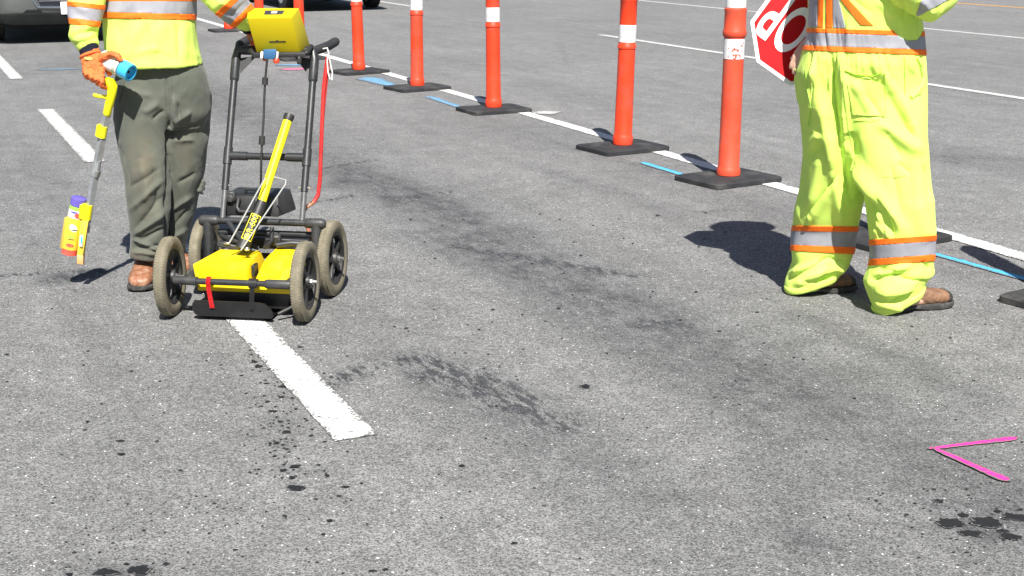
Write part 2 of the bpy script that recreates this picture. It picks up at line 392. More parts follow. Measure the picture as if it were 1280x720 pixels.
def road_paint(name, col, wear=.35):
    """paint sprayed or rolled on asphalt: grains of the road show through where it is thin"""
    m = bpy.data.materials.new(name); m.use_nodes = True; t = m.node_tree; N = t.nodes; L = t.links; b = N['Principled BSDF']
    tc = N.new('ShaderNodeTexCoord')
    v = N.new('ShaderNodeTexVoronoi'); v.inputs['Scale'].default_value = 150; L.new(tc.outputs['Object'], v.inputs['Vector'])
    n = N.new('ShaderNodeTexNoise'); n.inputs['Scale'].default_value = 12; n.inputs['Detail'].default_value = 8; n.inputs['Roughness'].default_value = .7; L.new(tc.outputs['Object'], n.inputs['Vector'])
    s = N.new('ShaderNodeSeparateColor'); L.new(v.outputs['Color'], s.inputs[0])
    at = N.new('ShaderNodeAttribute'); at.attribute_name = 'thin'
    a1 = N.new('ShaderNodeMath'); a1.operation = 'MULTIPLY_ADD'; L.new(n.outputs[0], a1.inputs[0]); a1.inputs[1].default_value = .9; L.new(at.outputs['Fac'], a1.inputs[2])
    a2 = N.new('ShaderNodeMath'); a2.operation = 'MULTIPLY_ADD'; L.new(s.outputs[0], a2.inputs[0]); a2.inputs[1].default_value = .55; L.new(a1.outputs[0], a2.inputs[2])
    r = N.new('ShaderNodeMapRange'); r.inputs[1].default_value = 1.18-wear; r.inputs[2].default_value = 1.34-wear*.8; L.new(a2.outputs[0], r.inputs[0])
    mx = N.new('ShaderNodeMix'); mx.data_type = 'RGBA'; L.new(r.outputs[0], mx.inputs[0]); mx.inputs[6].default_value = (*col, 1); mx.inputs[7].default_value = (.128, .128, .128, 1)
    dn = N.new('ShaderNodeMix'); dn.data_type = 'RGBA'; dn.blend_type = 'MULTIPLY'; dn.inputs[0].default_value = 1; L.new(mx.outputs[2], dn.inputs[6])
    r2 = N.new('ShaderNodeMapRange'); r2.inputs[3].default_value = .78; r2.inputs[4].default_value = 1.05; L.new(s.outputs[1], r2.inputs[0]); L.new(r2.outputs[0], dn.inputs[7])
    L.new(dn.outputs[2], b.inputs['Base Color']); b.inputs['Roughness'].default_value = .75; b.inputs['Specular IOR Level'].default_value = .3
    bp = N.new('ShaderNodeBump'); bp.inputs['Strength'].default_value = .35; bp.inputs['Distance'].default_value = .004; bp.invert = True; L.new(v.outputs['Distance'], bp.inputs['Height']); L.new(bp.outputs[0], b.inputs['Normal'])
    return m
M_pw = road_paint('white_road_paint', (.66, .66, .65), .34)
M_pworn = road_paint('worn_white_road_paint', (.55, .55, .535), .38)
M_ppink = road_paint('pink_spray_paint', (.90, .040, .30), .26)
M_pblue = road_paint('blue_spray_paint', (.07, .40, .72), .25)
M_pblue2 = road_paint('faint_blue_spray_paint', (.14, .36, .58), .45)
M_ppink2 = road_paint('faint_pink_spray_paint', (.70, .16, .30), .42)
M_pyel = road_paint('yellow_road_paint', (.72, .36, .03), .25)
M_oil = road_paint('wet_tar', (.012, .0125, .015), .10)
M_oil_thin = road_paint('tar_speck', (.022, .023, .025), .20)
# ------------------------------------------------------------------ the road
def axis(lo, hi, a, b, st):
    core = np.arange(a, b+1e-6, st); left = a-np.geomspace(st*2, a-lo, 24)[::-1]; right = b+np.geomspace(st*2, hi-b, 24)
    return np.concatenate([left, core, right])
xs = axis(-260, 260, -3.2, 4.2, .03); ys = axis(-40, 420, 2.4, 10.6, .03)
X, Y = np.meshgrid(xs, ys); P = np.stack([X.ravel(), Y.ravel(), np.zeros(X.size)], 1)
nx, ny = len(xs), len(ys)
idx = np.arange(nx*ny).reshape(ny, nx)
q = np.stack([idx[:-1, :-1], idx[:-1, 1:], idx[1:, 1:], idx[1:, :-1]], -1).reshape(-1, 4)
rme = bpy.data.meshes.new('road'); rme.vertices.add(len(P)); rme.vertices.foreach_set('co', P.ravel())
rme.loops.add(q.size); rme.loops.foreach_set('vertex_index', q.ravel().astype(np.int32))
rme.polygons.add(len(q)); rme.polygons.foreach_set('loop_start', np.arange(0, q.size, 4, dtype=np.int32)); rme.update(calc_edges=True)
lat = P[:, 0]*RN.x+P[:, 1]*RN.y; lon = P[:, 0]*RD.x+P[:, 1]*RD.y
def latlon(px, py):
    g = G(px, py); return g.dot(RN), g.dot(RD)
stain = np.zeros(len(P)); rub = np.zeros(len(P))
def band(px, py, wd, amt):
    l0, _ = latlon(px, py); stain[:] += amt*np.exp(-((lat-l0)/wd)**2)
def smear(arr, x0, y0, x1, y1, wd, amt):
    """a smear between two photo points, soft at its ends"""
    a, b = G(x0, y0), G(x1, y1); d = b-a; L = d.length
    t = ((P[:, 0]-a.x)*d.x+(P[:, 1]-a.y)*d.y)/(L*L); s = (-(P[:, 0]-a.x)*d.y+(P[:, 1]-a.y)*d.x)/L
    tt = np.clip(t, 0, 1); e = (t-tt)*L
    arr += amt*np.exp(-((s/wd)**2+(e/wd)**2))
band(600, 285, .30, .42); band(760, 400, .22, .16); band(610, 500, .20, .20); band(1180, 330, .35, .20); band(900, 60, .8, .12); band(1100, 60, .8, .10); band(30, 250, .3, .12)
smear(stain, 430, 215, 560, 262, .16, .34); smear(stain, 500, 245, 640, 290, .14, .30); smear(stain, 520, 290, 800, 400, .18, .22)
smear(stain, 560, 300, 1000, 470, .25, .16); smear(stain, 540, 470, 820, 620, .16, .20); smear(stain, 1000, 395, 1240, 500, .10, .34)
smear(stain, 930, 500, 1010, 690, .12, .20); smear(stain, 320, 240, 470, 225, .10, .25); smear(stain, 820, 402, 850, 412, .06, .35)
smear(stain, 980, 660, 1080, 700, .09, .30); smear(stain, 660, 205, 860, 270, .09, .22); smear(stain, 690, 400, 860, 470, .14, .18)
smear(stain, 0, 560, 300, 640, .5, -.10); smear(stain, 400, 640, 620, 700, .4, -.10)
smear(rub, 520, 452, 640, 505, .09, 1.0); smear(rub, 590, 470, 700, 530, .09, .6); smear(rub, 520, 246, 560, 240, .04, .7)
smear(rub, 570, 308, 790, 345, .035, .75); smear(rub, 640, 320, 760, 340, .06, .45); smear(rub, 398, 252, 440, 245, .03, .8)
smear(rub, 405, 482, 455, 462, .05, 1.2); smear(rub, 405, 210, 470, 200, .03, .6); smear(rub, 870, 265, 920, 262, .03, .5)
smear(rub, 0, 345, 48, 342, .022, 1.3); smear(rub, 82, 340, 135, 338, .03, 1.4); smear(rub, 60, 230, 90, 228, .015, .8); smear(rub, 72, 362, 100, 364, .012, .9)
smear(rub, 0, 288, 22, 287, .012, .9); smear(rub, 810, 400, 845, 408, .03, .6); smear(rub, 700, 180, 900, 235, .05, .3)
smear(rub, 900, 68, 925, 68, .03, .9); smear(rub, 1185, 115, 1215, 116, .03, 1.0); smear(rub, 1240, 125, 1262, 126, .025, .8); smear(rub, 1180, 72, 1205, 73, .02, .7)
smear(rub, 1150, 195, 1280, 200, .10, .35); smear(rub, 655, 58, 735, 72, .04, .35); smear(rub, 300, 545, 320, 545, .01, .9)
for a_ in ((370, 608, 12), (362, 588, 10), (346, 556, 8), (174, 713, 20), (132, 716, 18), (1190, 657, 24), (1232, 656, 28), (1268, 652, 24), (1240, 668, 20), (1175, 630, 10), (732, 484, 9), (354, 470, 14), (352, 525, 12), (410, 590, 8)):
    smear(stain, a_[0]-a_[2]*.6, a_[1], a_[0]+a_[2]*.6, a_[1]+1, .035, .38)
smear(stain, 78, 346, 118, 342, .07, 1.1); smear(rub, 76, 350, 120, 340, .06, .8); smear(stain, 30, 200, 36, 700, .3, .06); smear(stain, 1170, 190, 1290, 215, .3, .25); smear(stain, 640, 95, 760, 130, .3, .22)  # wet stain at the wand tip, strengthened to paint in the wand's shadow
paint(rme, 'stain', np.clip(stain*1.12, 0, .85)); paint(rme, 'rubber', np.clip(rub*1.35, 0, 1.6))
rme.materials.append(M_road)
road = bpy.data.objects.new('road', rme); COL.objects.link(road); road['kind'] = 'structure'
# ---- painted lines
def strip(a, b, w0, w1=None, z=.004, jag=.006, step=.03, ends=0.0, thin_edge=.34, fringe=1.0):
    """a painted strip on the ground with uneven edges, from a to b"""
    a = Vector(a); b = Vector(b); w1 = w1 or w0; d = (b-a); L = d.length; d.normalize(); n = Vector((-d.y, d.x, 0))
    bm = bmesh.new(); lay = bm.verts.layers.float.new('thin'); m = max(2, int(L/step)); rows = []
    for i in range(m+1):
        t = i/m; p = a+d*L*t; wd = (w0+(w1-w0)*t)/2
        if ends: wd *= min(1, .35+min(t, 1-t)*L/ends)
        row = []
        for k in (-fringe, -.66, 0, .66, fringe):
            j = (noise.noise(Vector((t*L*22, k*9+a.x*7, 3)))+.5*noise.noise(Vector((t*L*70, k*5, a.y*3))))*jag if abs(k) == fringe else 0
            e = noise.noise(Vector((k*6, a.x, 9)))*jag*1.5 if i in (0, m) else 0
            v = bm.verts.new(p+n*(wd*k+j)+d*e); v.co.z = z; v[lay] = thin_edge if (abs(k) == fringe or i in (0, m)) else 0.0; row.append(v)
        rows.append(row)
    for i in range(m):
        for k in range(4): bm.faces.new((rows[i][k], rows[i+1][k], rows[i+1][k+1], rows[i][k+1]))
    return bm
def lane(lat0, lon0, lon1, wd, mt, label, **k):
    a = RN*lat0+RD*lon0; b = RN*lat0+RD*lon1
    o = obj('lane_line', strip(a, b, wd, **k), mt, smooth=0)
    for v in (): pass
    tag(o, label, 'lane line', 'white lane lines on the road'); return o
Ld, lo0 = latlon(445.5, 548.5); _, lo1 = latlon(250, 345)
period = 5.44; dash = 2.9
labs = ['white lane dash running from under the yellow cart towards the viewer', 'white lane dash behind the marking wand',
        'short end of a white lane dash at the left edge']
Ldash = Ld
for k in range(3):
    l0 = lo0+k*period
    lane(Ldash, l0, l0+dash, .135, M_pw if k == 0 else M_pworn, labs[k], step=.02 if k == 0 else .05, jag=.0035)
Ls, _ = latlon(985, 236.5)
_, a0 = latlon(1600, 420); _, a1 = latlon(225, 16)
lane(Ls, a0-4, a1+60, .125, M_pw, 'long solid white line running beside the row of orange posts', step=.06, jag=.005)
L3, _ = latlon(1220, 114.5); _, b0 = latlon(1400, 141); _, b1 = latlon(748, 43.5)
lane(L3, b0-9, b1, .13, M_pworn, 'white lane line ending behind the second nearest post', step=.08, jag=.005)
_, b2 = latlon(543, 9.6); lane(L3, b2, b2+9, .13, M_pworn, 'far lane dash whose tip shows beside the third post', step=.2, jag=.005)
L4, _ = latlon(1280, 48); _, c0 = latlon(1500, 75)
lane(L4, c0-10, c0+60, .13, M_pworn, 'farthest white lane line crossing behind the flagger', step=.15, jag=.005)
L5, _ = latlon(1280, 10); o = lane(L5, 5, 90, .12, M_pyel, 'faded yellow line at the far side of the road', step=.3, jag=.006)
o['group'] = 'coloured lines on the road'
def mark(name, segs, mt, label, cat, group=None, **k):
    bm0 = bmesh.new(); lay = bm0.verts.layers.float.new('thin')
    for i, s in enumerate(segs):
        b = strip(G(s[0], s[1]), G(s[2], s[3]), s[4], s[5] if len(s) > 5 else None, z=.0045+.0012*i, fringe=1.75, **k)
        me = bpy.data.meshes.new('t'); b.to_mesh(me); b.free(); bm0.from_mesh(me); bpy.data.meshes.remove(me)
    o = obj(name, bm0, mt, smooth=0); tag(o, label, cat, group); return o
mark('pink_paint_arrow', [(1159, 562.5, 1273, 548.5, .012, .021), (1166, 561.5, 1262, 603.5, .014, .026)], M_ppink,
     'bright pink spray-painted arrowhead pointing left on the bare asphalt', 'road marking', jag=.004, step=.012, ends=.03, thin_edge=.85)
GB = 'blue locating paint marks'
mark('blue_paint_line', [(1163, 316.5, 1330, 363, .034, .038)], M_pblue, 'bright blue paint line beside the flagger’s right boot'.replace('’', "'"), 'road marking', GB, jag=.006, step=.03, ends=.05, thin_edge=.85)
mark('blue_paint_line', [(801, 203, 870, 224, .042, .042)], M_pblue, 'short blue paint line between the two nearest posts', 'road marking', GB, jag=.007, step=.03, ends=.06, thin_edge=.85)
mark('blue_paint_line', [(534, 120.5, 582, 137, .05, .04)], M_pblue2, 'pale blue paint stroke beside the small post base left of centre', 'road marking', GB, jag=.012, step=.05, ends=.1)
mark('blue_paint_patch', [(456, 97, 492, 108, .17, .08)], M_pblue2, 'pale blue paint patch beside the far post right of the console', 'road marking', GB, jag=.03, step=.06, ends=.2)
mark('blue_paint_patch', [(344, 81.5, 392, 81.5, .12, .08)], M_pblue2, 'faint blue paint patch behind the cart handlebar', 'road marking', GB, jag=.02, step=.06, ends=.2)
mark('pink_paint_patch', [(350, 87.5, 394, 85.5, .16, .11)], M_ppink2, 'faint pink paint patch behind the cart handlebar', 'road marking', jag=.02, step=.06, ends=.2)
mark('blue_paint_line', [(44, 87.5, 103, 86.5, .05, .05)], M_pblue2, 'very faint blue line left of the orange glove', 'road marking', GB, jag=.012, step=.06, ends=.3)
mark('white_paint_tick', [(669, 140.5, 697, 142, .10, .12)], M_pworn, 'short white paint tick beside the solid line', 'road marking', jag=.008, step=.04)
# ---- splashes of tar / water
def blob(bm, px, py, rx, ry, z=.0035):
    c = G(px, py); k = 1.5/(cp*(py-360+HORIZ)); n = 40; ph = random.random()*50
    rx, ry = rx*1.12, ry*1.12; sx = rx*k; sy = ry*k*FPX/((py-360+HORIZ)*1.0)*.93
    vs = []
    bm.verts.layers.float.get('thin') or bm.verts.layers.float.new('thin')
    for i in range(n):
        t = 2*math.pi*i/n; r = 1+.5*noise.noise(Vector((math.cos(t)*1.1+ph, math.sin(t)*1.1, ph)))+.22*noise.noise(Vector((math.cos(t)*2.2, math.sin(t)*2.2+ph, 0)))
        vs.append(bm.verts.new((c.x+math.cos(t)*sx*r, c.y+math.sin(t)*sy*r, z)))
    lay = bm.verts.layers.float.get('thin') or bm.verts.layers.float.new('thin')
    inn = [bm.verts.new((c.x+(v.co.x-c.x)*.68, c.y+(v.co.y-c.y)*.68, z)) for v in vs]
    ctr = bm.verts.new((c.x, c.y, z))
    for v in vs: v[lay] = .55
    for i in range(n):
        bm.faces.new((vs[i], vs[(i+1) % n], inn[(i+1) % n], inn[i])); bm.faces.new((inn[i], inn[(i+1) % n], ctr))
bm = bmesh.new()
for a in ((370, 611, 10, 3.6), (365, 598, 4, 1.8), (368, 584, 6, 2), (354, 588.5, 5, 1.4), (346, 554.5, 4, 1.3), (358, 541, 6, 1.6), (338, 555, 2, 1), (351, 528, 3, 1), (341, 515, 5, 1.2), (334, 503, 3, 1), (398, 582, 3, 1), (409, 595.5, 3, 1.3), (432, 609.5, 6, 1), (424, 621, 2.5, 1.3), (452, 605, 2.4, .9),
          (174, 714, 14, 6), (130, 717, 14, 5), (87, 719, 4, 2), (158, 706, 3, 1.6), (208, 706, 4, 2), (152, 568.5, 5, 1.4), (109, 528, 2, 1), (226, 589, 2.4, 1), (151, 552, 4, 1.2), (577, 583, 4, 1.2), (180, 664, 2, 1), (412, 652, 4, 1.6), (404, 669, 3, 1),
          (1188, 655, 15, 6), (1231, 654, 19, 7), (1268, 647.5, 16, 5), (1212, 668, 12, 4), (1264, 672, 12, 4.5), (1173, 627, 7, 2), (1205, 645, 6, 2.4), (1254, 665, 7, 2.2), (1247, 640, 4, 1.4), (1276, 638, 4, 1.4),
          (732, 484, 6, 2.2), (353, 466, 8, 1.3), (365, 461, 4, 1), (357, 484, 8, 1.4), (323, 459, 5, 1.3), (318, 453, 4, 1), (370, 512, 2, 1), (333, 480, 3, .9), (352, 497, 4, 1), (643, 680, 4, 1.4), (465, 715, 5, 1.6), (482, 713, 3, 1.2)):
    blob(bm, *a)
tag(obj('tar_splash', bm, M_oil, smooth=0), kind='stuff')
bm = bmesh.new()
for i in range(420):
    t = random.random()
    if t < .30: x, y = random.gauss(355, 26), random.uniform(430, 600)
    elif t < .55: x, y = random.uniform(0, 1280), random.uniform(380, 715)
    elif t < .7: x, y = random.gauss(1180, 60), random.uniform(600, 700)
    elif t < .85: x, y = random.uniform(500, 1000), random.uniform(260, 480)
    else: x, y = random.uniform(60, 460), random.uniform(620, 718)
    s = random.uniform(.5, 1.0)*random.choice((1, 1, 1.4)); blob(bm, x, y, s*1.9, s*.75, .003)
tag(obj('tar_specks', bm, M_oil_thin, smooth=0), kind='stuff')
# ------------------------------------------------------------------ delineator posts
def make_post(old, label, loc, rotz):
    t = thing('delineator_post', label, 'road post', loc, rotz, 'orange posts standing along the solid line')
    bm = bmesh.new(); bx, by, hh = .265, .205, .031; prof = [(-.006, 0), (0, .003), (0, hh*.85), (-.006, hh), (-.10, hh+.006)]
    rings = []
    for ins, z in prof:
        rings.append(ring_pts(Vector((0, 0, z)), Vector((bx+ins, 0, 0)), Vector((0, by+ins, 0)), 64, 16))
    loft(bm, rings); obj('rubber_base', bm, M_rubber, t, local=True)
    mp = M_post_old if old else M_post
    bm = bmesh.new()
    if old: pr = [(.072, .040), (.073, .062), (.068, .082), (.0635, .09), (.062, .40), (.0605, .858), (.068, .866), (.071, .885), (.069, .898), (.0655, .905), (.063, 1.0), (.066, 1.012), (.066, 1.024), (.060, 1.03), (.057, 1.14), (.05, 1.155), (.02, 1.16)]
    else: pr = [(.068, .040), (.070, .06), (.069, .092), (.064, .104), (.062, .11), (.059, .45), (.058, .69), (.0635, .694), (.0635, .713), (.058, .72), (.057, .86), (.057, 1.005), (.061, 1.01), (.061, 1.026), (.056, 1.03), (.055, 1.14), (.046, 1.16), (.02, 1.165)]
    lathe(bm, pr, 32); tb = obj('tube', bm, mp, t, local=True)
    for z0, z1 in (((.735, .852), (1.032, 1.13)) if old else ((.735, .85), (1.034, 1.13))):
        bm = bmesh.new(); r0 = .0625 if old else .0592
        if z0 > 1: r0 -= .0022
        n = 72
        # the sheeting is torn on the old post: some cells are missing
        rows = 16; vs = [[bm.verts.new((r0*math.cos(2*math.pi*i/n), r0*math.sin(2*math.pi*i/n), z0+(z1-z0)*k/rows)) for i in range(n)] for k in range(rows+1)]
        for k in range(rows):
            for i in range(n):
                ang = 2*math.pi*(i+.5)/n
                if old and z0 < 1:
                    hole = noise.noise(Vector((i*.45, k*.5, 7.2)))+.5*noise.noise(Vector((i*1.3, k*1.2, 1.2)))
                    if 38 < i < 55 and k < 9 and hole > .10+.02*abs(i-46)+.03*k-.15: continue
                    if 52 < i < 58 and 9 < k < 14 and hole > .0: continue
                bm.faces.new((vs[k][i], vs[k][(i+1) % n], vs[k+1][(i+1) % n], vs[k+1][i]))
        obj('reflective_sleeve', bm, M_sheet, tb, local=True)
    bm = bmesh.new(); pts = [Vector((.034*math.cos(a), 0, 1.165+.05*math.sin(a)*1.3)) for a in np.linspace(0, math.pi, 11)]
    tube(bm, [(.034, 0, 1.15)]+pts+[(-.034, 0, 1.15)], .011, 10); obj('handle_loop', bm, mp, t, local=True)
    return t
posts = [(910, 226, 1, 33, 'faded orange post with a torn white band, beside the stop paddle'),
         (778, 187, 0, 31, 'bright orange post second from the flagger, white band intact'),
         (617, 139, 0, 27, 'orange post left of the picture centre beside a white paint tick'),
         (521.5, 111.5, 0, 34, 'slim looking orange post between the blue stroke and blue patch'),
         (449, 91, 0, 36, 'orange post standing just right of the cart handlebar'),
         (375.5, 74, 0, 30, 'orange post half hidden by the right edge of the yellow console'),
         (326, 56, 0, 33, 'orange post almost hidden behind the console and the reaching arm'),
         (286, 39, 0, 28, 'farthest orange post, showing below the orange-striped sleeve'),
         (1106, 299, 0, 30, 'orange post hidden behind the flagger, black base showing at the legs'),
         (1349, 379, 1, 33, 'post cut by the right edge, only its black base corner showing')]
leans = (0.2, 1.3, -.3, .5, -.6, .4, 0, .6, 0, 0)
pt = {}
for (px, py, old, yw, lab), ln in zip(posts, leans):
    loc = G(px, py, 0)
    if old not in pt:
        pt[old] = make_post(old, lab, loc, rad(yw))
        root_ = pt[old]
    else: root_ = dup(pt[old], loc, rad(yw), lab)
    for ch in root_.children:
        if not ch.name.startswith('rubber_base'): ch.rotation_euler = Matrix.Rotation(-rad(yw), 3, 'Z').to_4x4().to_euler() if False else (rad(ln)*math.sin(rad(yw)), rad(ln)*math.cos(rad(yw)), 0)
# ------------------------------------------------------------------ people: shared pieces
def R2(xl, yl, xr, yr, D, b, Dr=None, n=28, p=2.3):
    """a garment ring seen from the photo: left and right silhouette points, distance and half depth"""
    l = V(xl, yl, D); r = V(xr, yr, Dr or D); c = (l+r)/2; return ring_pts(c, (r-l)/2, Vector((0, b, 0)), n, p)
def head(bm, c, fwd, s=1.0):
    """head centred at eye level; fwd is where the face looks"""
    f = Vector(fwd); f.z = 0; f.normalize(); r = f.cross(Vector((0, 0, 1))); up = Vector((0, 0, 1))
    prof = [(-.17, .055, .06, -.02), (-.115, .058, .064, -.005), (-.105, .052, .078, .012), (-.07, .064, .092, .008), (-.03, .071, .098, 0), (.01, .075, .099, -.004), (.05, .077, .100, -.008), (.085, .068, .088, -.01), (.108, .045, .06, -.012), (.117, .015, .02, -.012)]
    loft(bm, [ring_pts(c+up*z*s+f*o*s, r*a*s, f*b*s, 20, 2.2) for z, a, b, o in prof])
    tube(bm, [c+f*.088*s+up*.012*s, c+f*.112*s-up*.03*s, c+f*.09*s-up*.04*s], [.009*s, .014*s, .010*s], 8, round_end=True)
    tube(bm, [c+f*.086*s-up*.066*s+r*.025*s, c+f*.097*s-up*.066*s, c+f*.086*s-up*.066*s-r*.025*s], .007*s, 8, round_end=True)
    for k in (-1, 1):
        tube(bm, [c+r*.078*k*s+up*.025*s, c+r*.088*k*s-f*.01*s, c+r*.078*k*s-up*.035*s], [.010*s, .016*s, .010*s], 8, round_end=True)
        tube(bm, [c+f*.088*s+r*.018*k*s+up*.022*s, c+f*.086*s+r*.05*k*s+up*.022*s], .009*s, 8, round_end=True)
    return f, r
def limb(bm, pts, rs, n=14): tube(bm, pts, rs, n, round_end=True)
def hand_at(bm, wrist, d, nrm, side, s=1.0, curl=.5, k=1.0):
    """open, slightly curled hand: d along the fingers, nrm out of the back of the hand, side towards the thumb"""
    d = Vector(d).normalized(); nrm = Vector(nrm).normalized(); sd = d.cross(nrm).normalized()*side
    w_ = Vector(wrist)
    loft(bm, [ring_pts(w_+d*t*s, sd*a*s*k, nrm*b*s*k, 14, 2.6) for t, a, b in ((-.03, .028, .022), (0, .03, .022), (.03, .038, .021), (.07, .043, .018), (.095, .042, .014), (.102, .036, .010))])
    for i, (off, ln) in enumerate(((.031, .070), (.0105, .080), (-.0105, .074), (-.031, .058))):
        p0 = w_+d*.088*s+sd*off*s; a1 = curl*.5; a2 = curl*1.2; a3 = curl*1.9
        p1 = p0+(d*math.cos(a1)-nrm*math.sin(a1))*ln*.45*s; p2 = p1+(d*math.cos(a2)-nrm*math.sin(a2))*ln*.32*s; p3 = p2+(d*math.cos(a3)-nrm*math.sin(a3))*ln*.23*s
        tube(bm, [p0-d*.02*s, p0, p1, p2, p3], [.0095*s*k, .0095*s*k, .0088*s*k, .008*s*k, .007*s*k], 10, round_end=True)
    p0 = w_+d*.02*s+sd*.028*s; tube(bm, [p0, p0+(d*.6+sd*.7-nrm*.3).normalized()*.04*s, p0+(d*.8+sd*.75-nrm*.5)*.062*s, p0+(d*1.25+sd*.75-nrm*.7)*.068*s], [.013*s*k, .0115*s*k, .010*s*k, .008*s*k], 10, round_end=True)
def boot(parent, heel, toe, m_up, m_sole, L=.30, cap=True, width=.05):
    """work boot from heel to toe on the ground"""
    heel = Vector(heel); toe = Vector(toe); f = (toe-heel); f.z = 0; f.normalize(); r = f.cross(Vector((0, 0, 1))); up = Vector((0, 0, 1))
    bm = bmesh.new()
    st = [(-.004, .022), (.01, .033), (.05, .037), (.11, .034), (.17, .043), (.22, .049), (.26, .047), (.285, .038), (.300, .022)]
    def wdt(x, k): return k*width/.05
    rings = []
    for x, wd in st:
        wd = wdt(x, wd); h = .030 if x < .09 else (.024 if x < .13 else .028); b0 = .0 if x < .085 or x > .115 else .010
        b0 += .010*max(0, (x-.25)/.05)
        c = heel+f*x*L/.30+up*(b0+h)/2
        rings.append(ring_pts(c, r*(wd+.004), up*(h-b0)/2, 20, 5))
    loft(bm, rings); sole = bm
    bm = bmesh.new(); rings = []
    for x, wd, h, w2 in ((0.0, .026, .10, .8), (.02, .034, .13, .85), (.06, .038, .145, .85), (.10, .037, .135, .9), (.135, .038, .108, .95), (.17, .043, .088, 1), (.21, .047, .078, 1), (.25, .046, .073, 1), (.277, .037, .062, 1), (.292, .02, .047, 1)):
        wd = wdt(x, wd); c = heel+f*x*L/.30+up*(.018+(h-.018)/2)
        rings.append(ring_pts(c, r*wd, up*(h-.018)/2, 22, 2.6))
    loft(bm, rings)
    tube(bm, [heel+f*.055*L/.30+up*.09, heel+f*.055*L/.30+up*.13, heel+f*.055*L/.30+up*.16], [.042, .042, .042], 18)
    me = remesh(bm, .005, 3); wrinkle(me, .004, (45, 45, 45), heel.x)
    u = obj('boot', me, m_up, parent, smooth=180)
    obj('sole', sole, m_sole, u)
    if cap:
        b2 = cutout(me, [(u.matrix_world @ (WM[u.name].inverted() @ (heel+f*(.262)*L/.30)), (WM[u.name].inverted().to_3x3() @ f))], .003)
        obj('toe_cap', b2, M_toecap, u, local=True, smooth=180)
    # laces
    bm = bmesh.new()
    for x, z in ((.125, .118), (.145, .106), (.165, .096)):
        c = heel+f*x*L/.30; tube(bm, [c-r*.02+up*(z-.003), c+up*(z+.004), c+r*.02+up*(z-.003)], .0032, 6)
    obj('laces', bm, M_sole, u)
    return u
def hard_hat(parent, c, f, r):
    bm = bmesh.new(); up = Vector((0, 0, 1)); rings = []
    for z, a, b, o in ((.045, .140, .175, .02), (.052, .138, .172, .02), (.055, .108, .130, 0), (.09, .103, .125, 0), (.13, .088, .108, 0), (.155, .06, .075, 0), (.167, .02, .025, 0)):
        rings.append(ring_pts(c+up*z+f*o, r*a, f*b, 28, 2.1))
    loft(bm, rings); obj('hard_hat', bm, M_white_hat, parent)
def trim_band(src, name_parent, lines, keep=None, names=('orange_trim', 'silver_band', 'orange_trim'), mats=None, offs=(.0035, .0030, .0035)):
    """three sewn-on strips between four cutting lines (photo lines, left to right, top to bottom)"""
    mats = mats or (M_orange_tape, M_silver_tape, M_orange_tape)
    for i in range(len(lines)-1):
        up_, lo_ = lines[i], lines[i+1]
        p1 = pxplane(up_[0], up_[1], up_[2], up_[3]); p2 = pxplane(lo_[2], lo_[3], lo_[0], lo_[1])
        bm = cutout(src, [p1, p2], offs[i], keep)
        if len(bm.faces) == 0: bm.free(); print('EMPTY BAND', lines[i]); continue
        obj(names[i], bm, mats[i], name_parent, smooth=180)
def qcut(src, quad, off, keep):
    """patch inside a photo polygon given clockwise"""
    n = len(quad); return cutout(src, [pxplane(*quad[i], *quad[(i+1) % n]) for i in range(n)], off, keep)
def facing(lim=.05):
    return lambda c, n: n.dot((Vector((0, 0, H))-c).normalized()) > lim
# ------------------------------------------------------------------ the flagger in lime coveralls
FX, FY = G(1085, 380).x, G(1085, 380).y
p2 = thing('x', '', '') if False else None
fl_loc = Vector((FX, FY, 0)); WMF = Matrix.Translation(fl_loc)
face = Vector((.93, .36, 0)).normalized(); left = Vector((-face.y, face.x, 0))
hipc = V(1078, 120, 5.37); chest = V(1080, -60, 5.37); 
sh_r = V(1088, -72, 5.20); sh_l = V(1062, -72, 5.57)
el_r = V(1160, 6, 5.16); wr_r = V(1196, -60, 5.30)
el_l = V(1050, 4, 5.56); wr_l = V(1016, 50, 5.51)
bm = bmesh.new()
hc = V(1086, -150, 5.40)
hf, hr = head(bm, hc, face)
limb(bm, [hc-Vector((0, 0, .11)), V(1078, -95, 5.38)], [.058, .064])
loft(bm, [ring_pts(c, left*a, face*b, 24, 2.3) for c, a, b in ((V(1079, 150, 5.37), .13, .11), (V(1079, 110, 5.37), .165, .125), (V(1080, 60, 5.37), .15, .125), (V(1079, 10, 5.37), .155, .115), (V(1078, -40, 5.37), .18, .12), (V(1078, -75, 5.37), .17, .09), (V(1078, -95, 5.37), .09, .06))])
limb(bm, [V(1078, -70, 5.37), sh_r, el_r, wr_r], [.06, .056, .043, .030]); limb(bm, [V(1078, -70, 5.37), sh_l, el_l, wr_l], [.06, .056, .043, .030])
limb(bm, [V(1100, 120, 5.32), V(1115, 235, 5.26), V(1121, 368, 5.23)], [.085, .062, .042]); limb(bm, [V(1055, 120, 5.46), V(1042, 235, 5.52), V(1022, 350, 5.55)], [.085, .058, .034])
for hl, tt in ((G(1104, 393), G(1181, 383)), (G(998, 365), G(1062, 361))):
    f = (tt-hl).normalized(); limb(bm, [hl+f*.03+Vector((0, 0, .05)), hl+f*.12+Vector((0, 0, .048)), hl+f*.19+Vector((0, 0, .04))], [.026, .026, .022])
hand_at(bm, wr_r, (.3, .1, .95), (.7, -.7, 0), 1, 1.0, .7)
hand_at(bm, wr_l, (V(1002, 74, 5.49)-wr_l), (-.5, -.8, .2), -1, 1.0, .35)
me = remesh(bm, .005, 3)
person2 = bpy.data.objects.new('person', None); bpy.data.objects.remove(person2)
me.transform(WMF.inverted()); me.materials.append(M_skin)
flagger = bpy.data.objects.new('person', me); COL.objects.link(flagger); flagger.location = fl_loc
